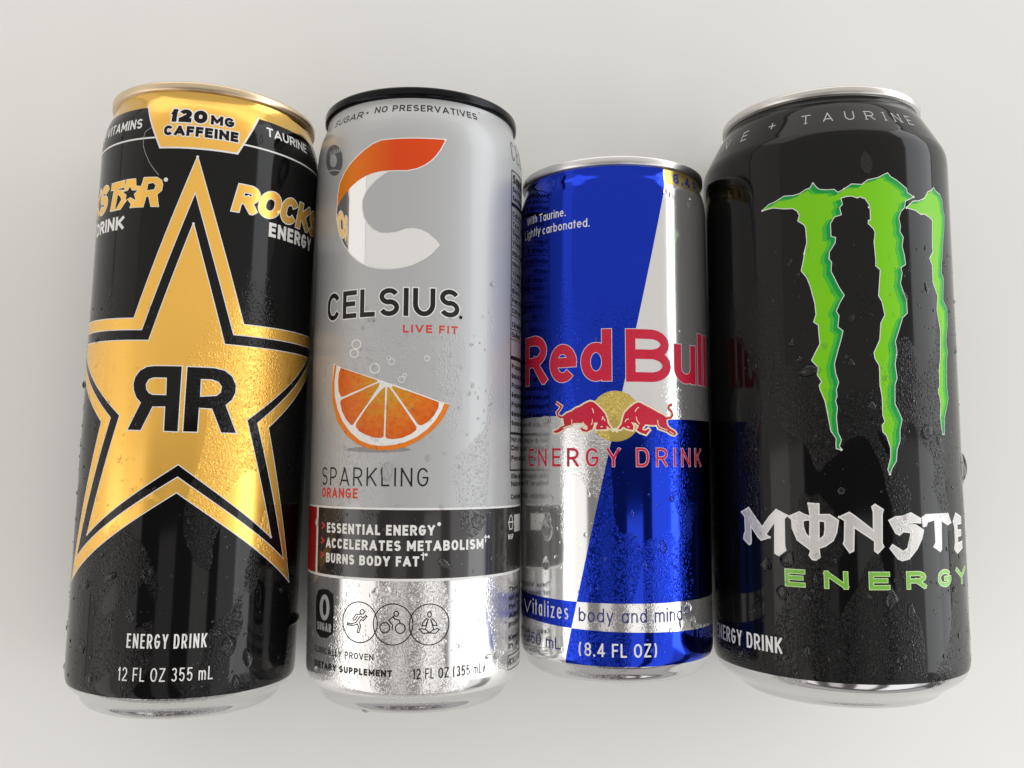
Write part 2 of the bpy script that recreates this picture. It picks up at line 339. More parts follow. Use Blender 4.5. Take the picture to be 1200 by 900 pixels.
GL = {
'A': (.78, [[(0, 0), (.5, 1)], [(1, 0), (.5, 1)], [(.2, .26), (.8, .26)]]),
'B': (.66, [[(0, 0), (0, 1)], [(0, 1), (.55, 1)] + ov(.1, .95, .53, 1, 90, -90)[1:] + [(0, .53)], [(0, .53), (.6, .53)] + ov(.1, 1, 0, .53, 90, -90)[1:] + [(0, 0)]]),
'C': (.66, [ov(0, 1, 0, 1, 28, 332, Q)]),
'D': (.68, [[(0, 0), (0, 1)], [(0, 1), (.4, 1)] + ov(0, 1, 0, 1, 90, -90, Q)[1:] + [(0, 0)]]),
'E': (.56, [[(0, 0), (0, 1)], [(0, 1), (1, 1)], [(0, .52), (.88, .52)], [(0, 0), (1, 0)]]),
'F': (.54, [[(0, 0), (0, 1)], [(0, 1), (1, 1)], [(0, .5), (.88, .5)]]),
'G': (.68, [ov(0, 1, 0, 1, 30, 360, Q)[:-1] + [(1, .45)], [(.55, .47), (1, .47)]]),
'H': (.68, [[(0, 0), (0, 1)], [(1, 0), (1, 1)], [(0, .5), (1, .5)]]),
'I': (0, [[(0, 0), (0, 1)]]),
'J': (.5, [[(1, 1)] + ov(0, 1, 0, 1, 360, 200, Q)]),
'K': (.68, [[(0, 0), (0, 1)], [(.05, .38), (1, 1)], [(.33, .56), (1, 0)]]),
'L': (.52, [[(0, 0), (0, 1)], [(0, 0), (1, 0)]]),
'M': (.84, [[(0, 0), (0, 1)], [(1, 0), (1, 1)], [(0, 1), (.5, .25)], [(1, 1), (.5, .25)]]),
'N': (.7, [[(0, 0), (0, 1)], [(1, 0), (1, 1)], [(0, 1), (1, 0)]]),
'O': (.7, [ov(0, 1, 0, 1, 90, 450, Q)]),
'P': (.64, [[(0, 0), (0, 1)], [(0, 1), (.55, 1)] + ov(0, 1, .43, 1, 90, -90)[1:] + [(0, .43)]]),
'Q': (.7, [ov(0, 1, 0, 1, 90, 450, Q), [(.6, .3), (1, 0)]]),
'R': (.66, [[(0, 0), (0, 1)], [(0, 1), (.55, 1)] + ov(0, 1, .45, 1, 90, -90)[1:] + [(0, .45)], [(.5, .45), (1, 0)]]),
'S': (.64, [ov(0.02, .97, .5, 1, 22, 268) + ov(0.02, 1, 0, .52, 88, -158)]),
'T': (.62, [[(0, 1), (1, 1)], [(.5, 0), (.5, 1)]]),
'U': (.68, [[(0, 1)] + ov(0, 1, 0, 1, 180, 360, Q) + [(1, 1)]]),
'V': (.74, [[(0, 1), (.5, 0)], [(1, 1), (.5, 0)]]),
'W': (1.05, [[(0, 1), (.26, 0)], [(.5, 1), (.26, 0)], [(.5, 1), (.74, 0)], [(1, 1), (.74, 0)]]),
'X': (.68, [[(0, 0), (1, 1)], [(0, 1), (1, 0)]]),
'Y': (.7, [[(0, 1), (.5, .42)], [(1, 1), (.5, .42)], [(.5, 0), (.5, .45)]]),
'Z': (.62, [[(0, 1), (1, 1)], [(0, 0), (1, 0)], [(.02, .05), (.98, .95)]]),
'0': (.6, [ov(0, 1, 0, 1, 90, 450, Q)]), '1': (.26, [[(1, 0), (1, 1)], [(1, 1), (0, .8)]]),
'2': (.58, [ov(0, 1, .42, 1, 165, -40) + [(0.02, .03)], [(0, 0), (1, 0)]]),
'3': (.58, [ov(0.04, .96, .53, 1, 155, -90), ov(0, 1, 0, .53, 90, -155)]),
'4': (.64, [[(.75, 0), (.75, 1)], [(.75, 1), (0, .25)], [(0, .25), (1, .25)]]),
'5': (.58, [[(.9, 1), (.1, 1)], [(.1, 1), (.05, .5)], [(.05, .52)] + ov(0, 1, 0, .64, 125, -155)]),
'6': (.6, [ov(0, 1, 0, .62, 90, 450), [(0.02, .35), (.7, 1)]]), '8': (.6, [ov(0.05, .95, .52, 1, 90, 450), ov(0, 1, 0, .54, 90, 450)]),
'9': (.6, [ov(0, 1, .38, 1, 90, 450), [(.98, .65), (.3, 0)]]), '7': (.55, [[(0, 1), (1, 1)], [(1, 1), (.3, 0)]]),
'.': (0, [[(0, 0), (0, .02)]]), '(': (.34, [ov(0, 2, -.16, 1.12, 125, 235)]), ')': (.34, [ov(-1, 1, -.16, 1.12, 55, -55)]),
'-': (.32, [[(0, .48), (1, .48)]]), '+': (.8, [[(0, .5), (1, .5)], [(.5, 0), (.5, 1)]]),
'a': (.5, [ov(0, 1, 0, X, 90, 450), [(1, 0), (1, X)]]), 'b': (.5, [ov(0, 1, 0, X, 90, 450), [(0, 0), (0, 1.02)]]),
'c': (.46, [ov(0, 1, 0, X, 45, 315)]), 'd': (.5, [ov(0, 1, 0, X, 90, 450), [(1, 0), (1, 1.02)]]),
'e': (.52, [ov(0, 1, 0, X, 0, 318), [(.06, .37), (.98, .37)]]), 'f': (.3, [[(.35, 0), (.35, .8)] + ov(.35, 1.3, .6, 1, 180, 90), [(0, X), (.9, X)]]),
'g': (.5, [ov(0, 1, 0, X, 90, 450), [(1, X), (1, 0)] + ov(0, 1, -.3, .1, 0, -150)]), 'h': (.46, [[(0, 0), (0, 1.02)], ov(0, 1, .2, X, 180, 0) + [(1, 0)]]),
'i': (0, [[(0, 0), (0, X)], [(0, .97), (0, .99)]]), 'j': (.1, [[(1, X), (1, -.2)], [(1, .97), (1, .99)]]), 'k': (.46, [[(0, 0), (0, 1.02)], [(.05, .3), (1, X)], [(.4, .45), (1, 0)]]),
'l': (0, [[(0, 0), (0, 1.02)]]), 'm': (.78, [[(0, 0), (0, X)], ov(0, .5, .3, X, 180, 0) + [(.5, 0)], ov(.5, 1, .3, X, 180, 0) + [(1, 0)]]),
'n': (.46, [[(0, 0), (0, X)], ov(0, 1, .2, X, 180, 0) + [(1, 0)]]), 'o': (.52, [ov(0, 1, 0, X, 90, 450)]),
'p': (.5, [ov(0, 1, 0, X, 90, 450), [(0, -.28), (0, X)]]), 'q': (.5, [ov(0, 1, 0, X, 90, 450), [(1, -.28), (1, X)]]),
'r': (.28, [[(0, 0), (0, X)], ov(0, 1.5, .2, X, 180, 75)]), 's': (.4, [ov(0.02, .97, .35, X, 25, 268) + ov(0.02, 1, 0, .37, 88, -155)]),
't': (.28, [[(.45, 0), (.45, .95)], [(0, X), (1, X)]]), 'u': (.46, [[(0, X)] + ov(0, 1, 0, .5, 180, 360) + [(1, X)], [(1, 0), (1, X)]]),
'v': (.48, [[(0, X), (.5, 0)], [(1, X), (.5, 0)]]), 'w': (.7, [[(0, X), (.26, 0)], [(.5, X), (.26, 0)], [(.5, X), (.74, 0)], [(1, X), (.74, 0)]]),
'x': (.46, [[(0, 0), (1, X)], [(0, X), (1, 0)]]), 'y': (.48, [[(0, X), (.5, 0)], [(1, X), (.28, -.3)]]), 'z': (.42, [[(0, X), (1, X)], [(0, 0), (1, 0)], [(0, 0), (1, X)]]),
}
def text_quads(s, u0, u1, z0, h, w, gap=0.15, shear=0.0, fit=None, serif=0, grow=0.0, **k):
    gp = gap * h
    def width(t): # (stretchable, fixed)
        a = f = 0.0
        for i, ch in enumerate(t):
            if ch == ' ': a += .42; continue
            g = GL[ch][0]
            if g == 0: f += w
            else: a += g
            if i < len(t) - 1: f += gp
        return a, f
    a, f = width(fit or s)
    sx = (u1 - u0 - f) / a if a > 1e-6 else h
    if fit: sx = (u1 - u0 - f - gp) / a
    if sx < 0.2 * h and len(s) > 1: sx = 0.2 * h
    quads = []; x = u0
    for i, ch in enumerate(s):
        if ch == ' ': x += .42 * sx; continue
        g, paths = GL[ch]; W = w if g == 0 else g * sx
        lo, hi = (0, 1) if ch.isupper() or ch.isdigit() else (-.5, 1.3)
        tw = w + 2 * grow
        for p in paths:
            q = [(x + w / 2 + px * (W - w if g else 0), z0 + w / 2 + py * (h - w)) for px, py in p]
            ext = w / 2 + grow
            if len(q) > 3 and ch in 'CSGceas2356': ext = grow
            cl = len(q) > 3 and math.hypot(q[0][0] - q[-1][0], q[0][1] - q[-1][1]) < 1e-6
            rb = ribbon(q[:-1] if cl else q, tw, ext, closed=cl)
            if serif and len(q) == 2 and abs(q[0][0] - q[1][0]) < .35 * h:
                for e in q: rb += ribbon([(e[0] - w * 1.1, e[1]), (e[0] + w * 1.1, e[1])], w * .7)
            for r in rb:
                r = clip_y(r, z0 + lo * h - grow, z0 + hi * h + grow)
                if r: quads.append([(a_ + shear * (b_ - z0), b_) for a_, b_ in r] if shear else r)
        x += W + gp
    return quads
def do_print(can, parent, it):
    kind, name, *r = it
    if kind == 'text':
        s, m, layer, u0, u1, z0, h, w, k = r
        k = dict(k); ol = k.pop('outline', None); k.pop('style', None)
        if u1 < u0: u0, u1 = u1, u0
        if ol:
            q = text_quads(s, u0, u1, z0, h, w, grow=ol[1], **k)
            lay(name + '_edge', can, parent, mat(can, ol[0]), layer - 1, q, [0] * len(q), lambda c, e, s: c > 0)
        q = text_quads(s, u0, u1, z0, h, w, **k)
        lay(name, can, parent, mat(can, m), layer, q, [0] * len(q), lambda c, e, s: c > 0)
    elif kind == 'stroke':
        m, layer, w, paths, k = r; q = []
        for p in paths:
            if k.get('round'):
                c = p[0]; q.append([(c[0] + w / 2 * math.cos(t * math.pi / 8), c[1] + w / 2 * math.sin(t * math.pi / 8)) for t in range(16)])
            else:
                cl = len(p) > 3 and p[0] == p[-1]
                q += ribbon(p[:-1] if cl else p, w, 0.05, closed=cl)
        lay(name, can, parent, mat(can, m), layer, q, [0] * len(q), lambda c, e, s: c > 0)
    else:
        m, layer, polys, k = r
        faces = [list(p) for p in polys]; tags = list(range(len(faces))); n = len(faces)
        g = k.get('grow', 0); mode = k.get('mode', 'or')
        if g:
            for p in polys:
                q = ribbon(p, 2 * abs(g), closed=True); faces += q; tags += ['e'] * len(q)
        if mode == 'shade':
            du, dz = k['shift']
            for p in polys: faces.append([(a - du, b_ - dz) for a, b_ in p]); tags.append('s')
        def pred(c, e, s):
            ins = (c % 2 == 1) if mode == 'xor' else c > 0
            if mode == 'shade': return ins & ~s
            if g > 0: return ins | e
            if g < 0: return ins & ~e
            return ins
        lay(name, can, parent, mat(can, m), layer, faces, tags, pred)
# ------------------------------------------------------------------ the table
me = bpy.data.meshes.new('tabletop')
bm = bmesh.new(); bmesh.ops.create_cube(bm, size=1)
for v in bm.verts: v.co = Vector((v.co.x * 2.4, v.co.y * 1.8, v.co.z * 0.03 - 0.015))
bmesh.ops.bevel(bm, geom=[e for e in bm.edges], offset=0.003, segments=2, affect='EDGES'); bm.to_mesh(me); bm.free()
tb = bpy.data.objects.new('tabletop', me); C.objects.link(tb); me.materials.append(TABLE); tb['kind'] = 'structure'
tb['label'] = 'plain white tabletop that the four cans lie on'
# ------------------------------------------------------------------ the cans
POSE = [(-69.07, -60.95, -0.0364), (-8.25, -61.21, -0.01229), (47.46, -55.89, -0.00775), (107.81, -61.48, -0.00254)]
INFO = [
    {'label': 'black drink can with a big gold five-pointed star and a gold neck', 'wall': 'black', 'neck': 'gold_neck', 'zb': 6.2, 'zt': 149.75, 'zn': 154.2, 'H': 156.7, 'rim': 26.8, 'rimname': 'gold_rim', 'rimcol': (0.7, 0.56, 0.38), 'rimrough': 0.3, 'beads': 420, 'beadtop': 105},
    {'label': 'silver drink can with an orange slice, a black claims band and a black rim', 'wall': 'silver', 'neck': 'silver', 'foot': 32.6, 'zb': 5.0, 'zt': 147.0, 'zn': 154.2, 'H': 157.0, 'rim': 26.9, 'rimname': 'black_rim', 'rimcol': (0.02, 0.02, 0.022), 'rimrough': 0.2, 'beads': 520, 'beadtop': 100},
    {'label': 'short slim blue and silver drink can with two red bulls before a golden sun', 'wall': 'bare', 'neck': 'bare', 'zb': 4.75, 'zt': 124.5, 'zn': 133.2, 'H': 135.8, 'rim': 25.85, 'rimname': 'aluminium_rim', 'rimcol': (0.72, 0.71, 0.69), 'rimrough': 0.32, 'beads': 330, 'beadtop': 90},
    {'label': 'wide black drink can with three bright green claw marks and white lettering', 'wall': 'black', 'neck': 'black', 'zb': 7.8, 'zt': 141.5, 'zn': 156.1, 'H': 158.6, 'rim': 27.05, 'rimname': 'aluminium_rim', 'rimcol': (0.66, 0.64, 0.61), 'rimrough': 0.32, 'beads': 520, 'beadtop': 115},
]
PRINT = [
[
  ('poly','caffeine_plaque','white',1,[[(-11.15,149.55),(-10.9,149.2),(-6.1,138.5),(12.9,138.75),(18.55,150.1),(18.2,150.6),(-11.1,150.6)]],{}),
  ('poly','caffeine_plaque','gold',2,[[(-10.75,150.9),(-10.55,149.4),(-5.8,138.95),(12.6,139.2),(18.1,150.2),(18.1,150.9)]],{}),
  ('stroke','ring_line','white',1,0.42,[[(-62,140.69),(-60,140.714),(-58,140.738),(-56,140.762),(-54,140.786),(-52,140.81),(-50,140.834),(-48,140.858),(-46,140.882),(-44,140.906),(-42,140.93),(-40,140.954),(-38,140.978),(-36,141.002),(-34,141.026),(-32,141.05),(-30,141.074),(-28,141.098),(-26,141.122),(-24,141.146),(-22,141.17),(-20,141.194),(-18,141.218),(-16,141.242),(-14,141.266),(-12,141.29),(-10,141.314),(-8,141.338),(-7.2,141.35)],[(13.6,141.6),(15,141.658),(17,141.674),(19,141.69),(21,141.706),(23,141.722),(25,141.738),(27,141.754),(29,141.77),(31,141.786),(33,141.802),(35,141.818),(37,141.834),(39,141.85),(41,141.866),(43,141.882),(45,141.898),(47,141.914),(49,141.93),(51,141.946),(53,141.962),(55,141.978),(57,141.994),(59,142.01),(61,142.026),(63,142.042)]],{}),
  ('text','lettering','B-VITAMINS','white',1,-30.13,-11.58,144.0,2.63,0.46,{}),
  ('text','lettering','TAURINE','white',1,20.24,35.23,145.48,2.49,0.46,{}),
  ('text','lettering','120','black',4,-3.74,5.07,145.38,3.55,1.2,{'outline': ('white',0.32)}),
  ('text','lettering','MG','black',4,5.98,11.64,145.42,2.56,0.72,{'outline': ('white',0.28)}),
  ('text','lettering','CAFFEINE','black',4,-5.18,12.75,141.84,2.54,0.74,{'outline': ('white',0.28)}),
  ('poly','star_outline','white',1,[[(3.42,136.63),(16.72,96.05),(55.42,96.5),(25.17,70.9),(36.82,31.3),(3.42,54.45),(-29.98,31.3),(-18.33,70.9),(-48.58,96.5),(-9.88,96.05)],[(3.42,128.1),(14.47,93.4),(49.12,93.7),(22.07,71.8),(33.62,37.2),(3.42,57.9),(-26.78,37.2),(-15.23,71.8),(-42.28,93.7),(-7.63,93.4)]],{'mode': 'xor','grow': 0.22}),
  ('poly','star_outline','gold',2,[[(3.42,136.63),(16.72,96.05),(55.42,96.5),(25.17,70.9),(36.82,31.3),(3.42,54.45),(-29.98,31.3),(-18.33,70.9),(-48.58,96.5),(-9.88,96.05)],[(3.42,128.1),(14.47,93.4),(49.12,93.7),(22.07,71.8),(33.62,37.2),(3.42,57.9),(-26.78,37.2),(-15.23,71.8),(-42.28,93.7),(-7.63,93.4)]],{'mode': 'xor'}),
  ('poly','star','white',1,[[(3.42,119.75),(12.32,90.6),(42.62,90.7),(18.92,72.45),(28.02,43.4),(3.42,61.15),(-21.18,43.4),(-12.08,72.45),(-35.78,90.7),(-5.48,90.6)]],{'grow': 0.22}),
  ('poly','star','gold',2,[[(3.42,119.75),(12.32,90.6),(42.62,90.7),(18.92,72.45),(28.02,43.4),(3.42,61.15),(-21.18,43.4),(-12.08,72.45),(-35.78,90.7),(-5.48,90.6)]],{}),
  ('poly','monogram','white',3,[[(2.82,84.63),(-3.62,84.47),(-5.48,84.23),(-7.22,83.29),(-8.39,81.73),(-8.76,80.04),(-8.5,78.49),(-7.73,76.82),(-6.43,75.56),(-9.53,69.0),(-6.09,68.97),(-3.49,74.72),(-0.43,74.82),(-0.35,68.93),(2.78,68.9)],[(-0.49,81.77),(-3.7,81.73),(-4.87,81.26),(-5.52,80.09),(-5.32,78.8),(-4.64,77.91),(-3.68,77.5),(-0.35,77.52)],[(4.12,84.56),(10.31,84.64),(12.73,84.22),(14.61,82.92),(15.65,80.88),(15.63,79.03),(14.81,77.13),(13.42,75.78),(16.33,69.12),(12.83,69.05),(10.33,74.78),(7.3,74.83),(7.23,69.0),(4.05,68.95)],[(7.32,81.81),(9.97,81.87),(11.5,81.37),(12.32,80.25),(12.15,78.8),(11.2,77.9),(7.4,77.47)]],{'mode': 'xor','grow': 0.24}),
  ('poly','monogram','black',4,[[(2.82,84.63),(-3.62,84.47),(-5.48,84.23),(-7.22,83.29),(-8.39,81.73),(-8.76,80.04),(-8.5,78.49),(-7.73,76.82),(-6.43,75.56),(-9.53,69.0),(-6.09,68.97),(-3.49,74.72),(-0.43,74.82),(-0.35,68.93),(2.78,68.9)],[(-0.49,81.77),(-3.7,81.73),(-4.87,81.26),(-5.52,80.09),(-5.32,78.8),(-4.64,77.91),(-3.68,77.5),(-0.35,77.52)],[(4.12,84.56),(10.31,84.64),(12.73,84.22),(14.61,82.92),(15.65,80.88),(15.63,79.03),(14.81,77.13),(13.42,75.78),(16.33,69.12),(12.83,69.05),(10.33,74.78),(7.3,74.83),(7.23,69.0),(4.05,68.95)],[(7.32,81.81),(9.97,81.87),(11.5,81.37),(12.32,80.25),(12.15,78.8),(11.2,77.9),(7.4,77.47)]],{'mode': 'xor'}),
  ('text','lettering','ROCKS','gold',2,-54.6,-23.5,123.8,7.3,1.75,{'shear': 0.22,'outline': ('cream',0.25),'gap': 0.04}),
  ('poly','lettering','cream',1,[[(-21.22,130.89),(-15.88,131.01),(-16.03,129.46),(-18.16,129.35),(-19.21,123.87),(-21.12,123.99),(-19.99,129.25),(-21.3,129.31)],[(-9.7,131.17),(-6.22,131.11),(-5.05,130.38),(-4.7,129.31),(-4.89,127.91),(-6.04,126.95),(-5.45,123.94),(-7.26,123.97),(-8.0,126.57),(-8.91,126.6),(-9.55,123.94),(-13.32,124.01),(-13.11,124.82),(-14.44,126.35),(-15.75,125.07),(-16.9,123.9),(-18.43,123.98),(-16.5,126.25),(-16.98,127.18),(-18.96,128.54),(-18.82,128.85),(-15.78,128.45),(-15.13,131.1),(-12.35,131.03),(-12.08,129.17),(-10.31,128.94)]],{'grow': 0.22}),
  ('poly','lettering','gold',2,[[(-21.22,130.89),(-15.88,131.01),(-16.03,129.46),(-18.16,129.35),(-19.21,123.87),(-21.12,123.99),(-19.99,129.25),(-21.3,129.31)],[(-9.7,131.17),(-6.22,131.11),(-5.05,130.38),(-4.7,129.31),(-4.89,127.91),(-6.04,126.95),(-5.45,123.94),(-7.26,123.97),(-8.0,126.57),(-8.91,126.6),(-9.55,123.94),(-13.32,124.01),(-13.11,124.82),(-14.44,126.35),(-15.75,125.07),(-16.9,123.9),(-18.43,123.98),(-16.5,126.25),(-16.98,127.18),(-18.96,128.54),(-18.82,128.85),(-15.78,128.45),(-15.13,131.1),(-12.35,131.03),(-12.08,129.17),(-10.31,128.94)]],{}),
  ('poly','lettering','cream',3,[[(-8.42,129.6),(-7.03,129.77),(-6.42,129.11),(-6.8,128.15),(-8.65,127.99)],[(-13.93,129.23),(-13.13,128.17),(-11.47,128.15),(-12.51,127.26),(-11.84,125.69),(-13.55,126.59),(-15.08,125.98),(-14.91,127.26),(-16.22,128.17),(-14.57,128.31)]],{'grow': 0.2}),
  ('poly','lettering','black',4,[[(-8.42,129.6),(-7.03,129.77),(-6.42,129.11),(-6.8,128.15),(-8.65,127.99)],[(-13.93,129.23),(-13.13,128.17),(-11.47,128.15),(-12.51,127.26),(-11.84,125.69),(-13.55,126.59),(-15.08,125.98),(-14.91,127.26),(-16.22,128.17),(-14.57,128.31)]],{}),
  ('stroke','dot_mark','white',1,1.05,[[(-3.89,130.6),(-3.85,130.6)]],{'round': 1}),
  ('text','lettering','DRINK','white',1,-30.43,-15.21,118.61,3.41,0.85,{}),
  ('text','lettering','ROCKSTAR','gold',2,12.08,31.13,124.24,7.11,1.8,{'shear': 0.22,'outline': ('white',0.25),'fit': 'ROC','gap': 0.04}),
  ('text','lettering','ENERGY','white',1,22.15,40.16,119.6,3.7,0.85,{}),
  ('text','lettering','ENERGY DRINK','white',1,-6.01,12.32,17.86,3.35,0.4,{'gap': 0.15}),
  ('stroke','hair','grey_ink',1,0.12,[[(-8.5,144.15),(-10.32,142.95),(-10.79,141.22),(-10.65,139.46),(-9.83,137.36),(-8.51,134.98),(-7.04,133.11),(-5.82,131.79)]],{}),
  ('text','lettering','12 FL OZ 355 mL','white',1,-7.66,14.14,10.29,3.12,0.3,{'gap': 0.16}),
],
[
  ('text','lettering','NO PRESERVATIVES','ink',1,-12.48,17.01,150.25,1.97,0.38,{'gap': 0.22}),
  ('text','lettering','NO SUGAR','ink',1,-34.5,-16.06,149.48,2.13,0.36,{'gap': 0.2}),
  ('stroke','dot_mark','ink',1,0.75,[[(-14.76,150.82),(-14.72,150.82)]],{'round': 1}),
  ('stroke','dot_mark','ink',1,0.4,[[(18.15,152.78),(18.19,152.18)]],{'round': 1}),
  ('poly','crescent_emblem','white',1,[[(6.8,142.69),(-7.36,142.39),(-9.51,142.29),(-11.73,141.59),(-14.05,140.41),(-16.51,138.89),(-18.89,137.18),(-20.89,135.22),(-22.39,132.96),(-23.15,129.91),(-23.31,126.75),(-22.23,128.24),(-20.41,129.82),(-17.9,131.51),(-15.84,132.67),(-13.65,133.51),(-11.57,134.03),(-9.35,134.33),(-6.36,134.36),(-2.67,134.32),(-0.25,134.85),(1.75,135.85),(3.35,137.11),(4.56,138.46),(5.57,140.02),(6.38,141.57)],[(-23.31,126.75),(-23.41,124.0),(-22.63,121.32),(-21.57,118.61),(-19.98,116.27),(-17.67,113.68),(-15.31,111.77),(-12.41,110.29),(-9.72,109.59),(-6.75,109.39),(-3.88,109.62),(-1.08,110.36),(1.69,111.86),(3.68,113.38),(5.48,115.54),(4.44,116.7),(2.81,118.05),(0.79,118.99),(-1.22,119.27),(-2.82,119.05),(-4.84,118.33),(-7.32,118.08),(-9.46,118.31),(-11.25,119.26),(-12.88,120.85),(-14.11,122.84),(-14.65,125.19),(-14.61,127.27),(-13.79,129.26),(-12.64,130.59),(-11.07,132.1),(-8.9,133.59),(-7.63,134.3),(-9.35,134.33),(-11.57,134.03),(-13.65,133.51),(-15.84,132.67),(-17.9,131.51),(-20.41,129.82),(-22.23,128.24)]],{'grow': 0.28}),
  ('poly','crescent_emblem','orange_foil',2,[[(6.8,142.69),(-7.36,142.39),(-9.51,142.29),(-11.73,141.59),(-14.05,140.41),(-16.51,138.89),(-18.89,137.18),(-20.89,135.22),(-22.39,132.96),(-23.15,129.91),(-23.31,126.75),(-22.23,128.24),(-20.41,129.82),(-17.9,131.51),(-15.84,132.67),(-13.65,133.51),(-11.57,134.03),(-9.35,134.33),(-6.36,134.36),(-2.67,134.32),(-0.25,134.85),(1.75,135.85),(3.35,137.11),(4.56,138.46),(5.57,140.02),(6.38,141.57)]],{}),
  ('poly','crescent_emblem','mirror',2,[[(-23.31,126.75),(-23.41,124.0),(-22.63,121.32),(-21.57,118.61),(-19.98,116.27),(-17.67,113.68),(-15.31,111.77),(-12.41,110.29),(-9.72,109.59),(-6.75,109.39),(-3.88,109.62),(-1.08,110.36),(1.69,111.86),(3.68,113.38),(5.48,115.54),(4.44,116.7),(2.81,118.05),(0.79,118.99),(-1.22,119.27),(-2.82,119.05),(-4.84,118.33),(-7.32,118.08),(-9.46,118.31),(-11.25,119.26),(-12.88,120.85),(-14.11,122.84),(-14.65,125.19),(-14.61,127.27),(-13.79,129.26),(-12.64,130.59),(-11.07,132.1),(-8.9,133.59),(-7.63,134.3),(-9.35,134.33),(-11.57,134.03),(-13.65,133.51),(-15.84,132.67),(-17.9,131.51),(-20.41,129.82),(-22.23,128.24)]],{}),
  ('poly','round_badge','slate',1,[[(-21.57,138.99),(-21.59,138.35),(-21.69,137.75),(-21.86,137.19),(-22.12,136.69),(-22.44,136.27),(-22.83,135.94),(-23.29,135.7),(-23.8,135.56),(-24.35,135.53),(-24.95,135.62),(-25.57,135.82),(-26.21,136.12),(-26.84,136.52),(-27.46,137.02),(-28.04,137.6),(-28.57,138.23),(-29.02,138.92),(-29.37,139.62),(-29.61,140.33),(-29.72,141.02),(-29.69,141.67),(-29.57,142.28),(-29.37,142.85),(-29.04,143.32),(-28.6,143.71),(-28.07,143.99),(-27.48,144.17),(-26.84,144.25),(-26.19,144.23),(-25.53,144.11),(-24.88,143.88),(-24.26,143.57),(-23.68,143.17),(-23.14,142.69),(-22.66,142.15),(-22.29,141.57),(-21.99,140.95),(-21.77,140.31),(-21.63,139.65)],[(-24.0,139.41),(-24.01,139.13),(-24.06,138.87),(-24.14,138.64),(-24.26,138.43),(-24.42,138.26),(-24.61,138.12),(-24.82,138.03),(-25.06,137.98),(-25.32,137.97),(-25.59,138.02),(-25.87,138.11),(-26.14,138.24),(-26.41,138.41),(-26.67,138.62),(-26.9,138.86),(-27.11,139.13),(-27.28,139.41),(-27.41,139.71),(-27.5,140.0),(-27.53,140.29),(-27.52,140.57),(-27.46,140.82),(-27.36,141.06),(-27.21,141.26),(-27.02,141.42),(-26.8,141.54),(-26.56,141.62),(-26.3,141.66),(-26.02,141.66),(-25.74,141.61),(-25.47,141.52),(-25.2,141.38),(-24.96,141.22),(-24.73,141.01),(-24.52,140.78),(-24.35,140.53),(-24.21,140.26),(-24.1,139.98),(-24.03,139.69)]],{'mode': 'xor'}),
  ('stroke','round_badge','silver',2,0.3,[[(-28.23,137.64),(-25.01,137.1),(-22.32,136.32)]],{}),
  ('text','lettering','SUGAR','silver',2,-27.63,-22.19,141.39,1.27,0.25,{}),
  ('text','lettering','CELSIUS','ink',2,-26.65,11.15,97.34,7.05,1.22,{'gap': 0.155,'outline': ('white',0.28)}),
  ('stroke','dot_mark','ink',2,0.95,[[(11.54,97.57),(11.58,97.57)]],{'round': 1}),
  ('text','lettering','LIVE FIT','red',1,-3.02,10.75,93.19,2.0,0.42,{'gap': 0.3}),
  ('stroke','bubble_ring','white',1,0.3,[[(-14.1,90.53),(-14.13,90.24),(-14.26,89.97),(-14.47,89.75),(-14.74,89.58),(-15.06,89.49),(-15.41,89.47),(-15.77,89.53),(-16.11,89.66),(-16.41,89.85),(-16.64,90.1),(-16.79,90.38),(-16.85,90.68),(-16.81,90.97),(-16.67,91.23),(-16.45,91.46),(-16.16,91.62),(-15.83,91.71),(-15.47,91.73),(-15.12,91.67),(-14.79,91.54),(-14.51,91.35),(-14.29,91.1),(-14.15,90.82),(-14.1,90.53)]],{}),
  ('stroke','bubble_ring','white',1,0.3,[[(-14.8,88.31),(-14.84,88.05),(-14.96,87.8),(-15.15,87.6),(-15.4,87.45),(-15.7,87.36),(-16.03,87.34),(-16.37,87.39),(-16.68,87.51),(-16.96,87.69),(-17.17,87.92),(-17.31,88.17),(-17.37,88.44),(-17.33,88.71),(-17.2,88.95),(-17.0,89.16),(-16.73,89.3),(-16.42,89.39),(-16.09,89.41),(-15.76,89.35),(-15.45,89.23),(-15.18,89.06),(-14.98,88.83),(-14.85,88.58),(-14.8,88.31)]],{}),
  ('stroke','bubble_ring','white',1,0.3,[[(-8.82,84.34),(-8.85,84.04),(-8.97,83.76),(-9.17,83.52),(-9.42,83.33),(-9.72,83.22),(-10.05,83.19),(-10.38,83.24),(-10.7,83.36),(-10.97,83.56),(-11.18,83.81),(-11.32,84.09),(-11.37,84.4),(-11.33,84.71),(-11.2,84.99),(-11.0,85.23),(-10.74,85.41),(-10.43,85.52),(-10.1,85.55),(-9.77,85.5),(-9.46,85.37),(-9.2,85.18),(-9.0,84.93),(-8.87,84.65),(-8.82,84.34)]],{}),
  ('stroke','bubble_ring','pearl',1,0.2,[[(-5.96,86.87),(-5.98,86.74),(-6.02,86.62),(-6.11,86.52),(-6.21,86.44),(-6.34,86.39),(-6.47,86.37),(-6.61,86.39),(-6.73,86.44),(-6.84,86.52),(-6.93,86.63),(-6.98,86.75),(-7.0,86.89),(-6.99,87.02),(-6.94,87.14),(-6.86,87.24),(-6.75,87.32),(-6.63,87.37),(-6.49,87.39),(-6.35,87.37),(-6.23,87.32),(-6.12,87.24),(-6.03,87.13),(-5.98,87.01),(-5.96,86.87)]],{}),
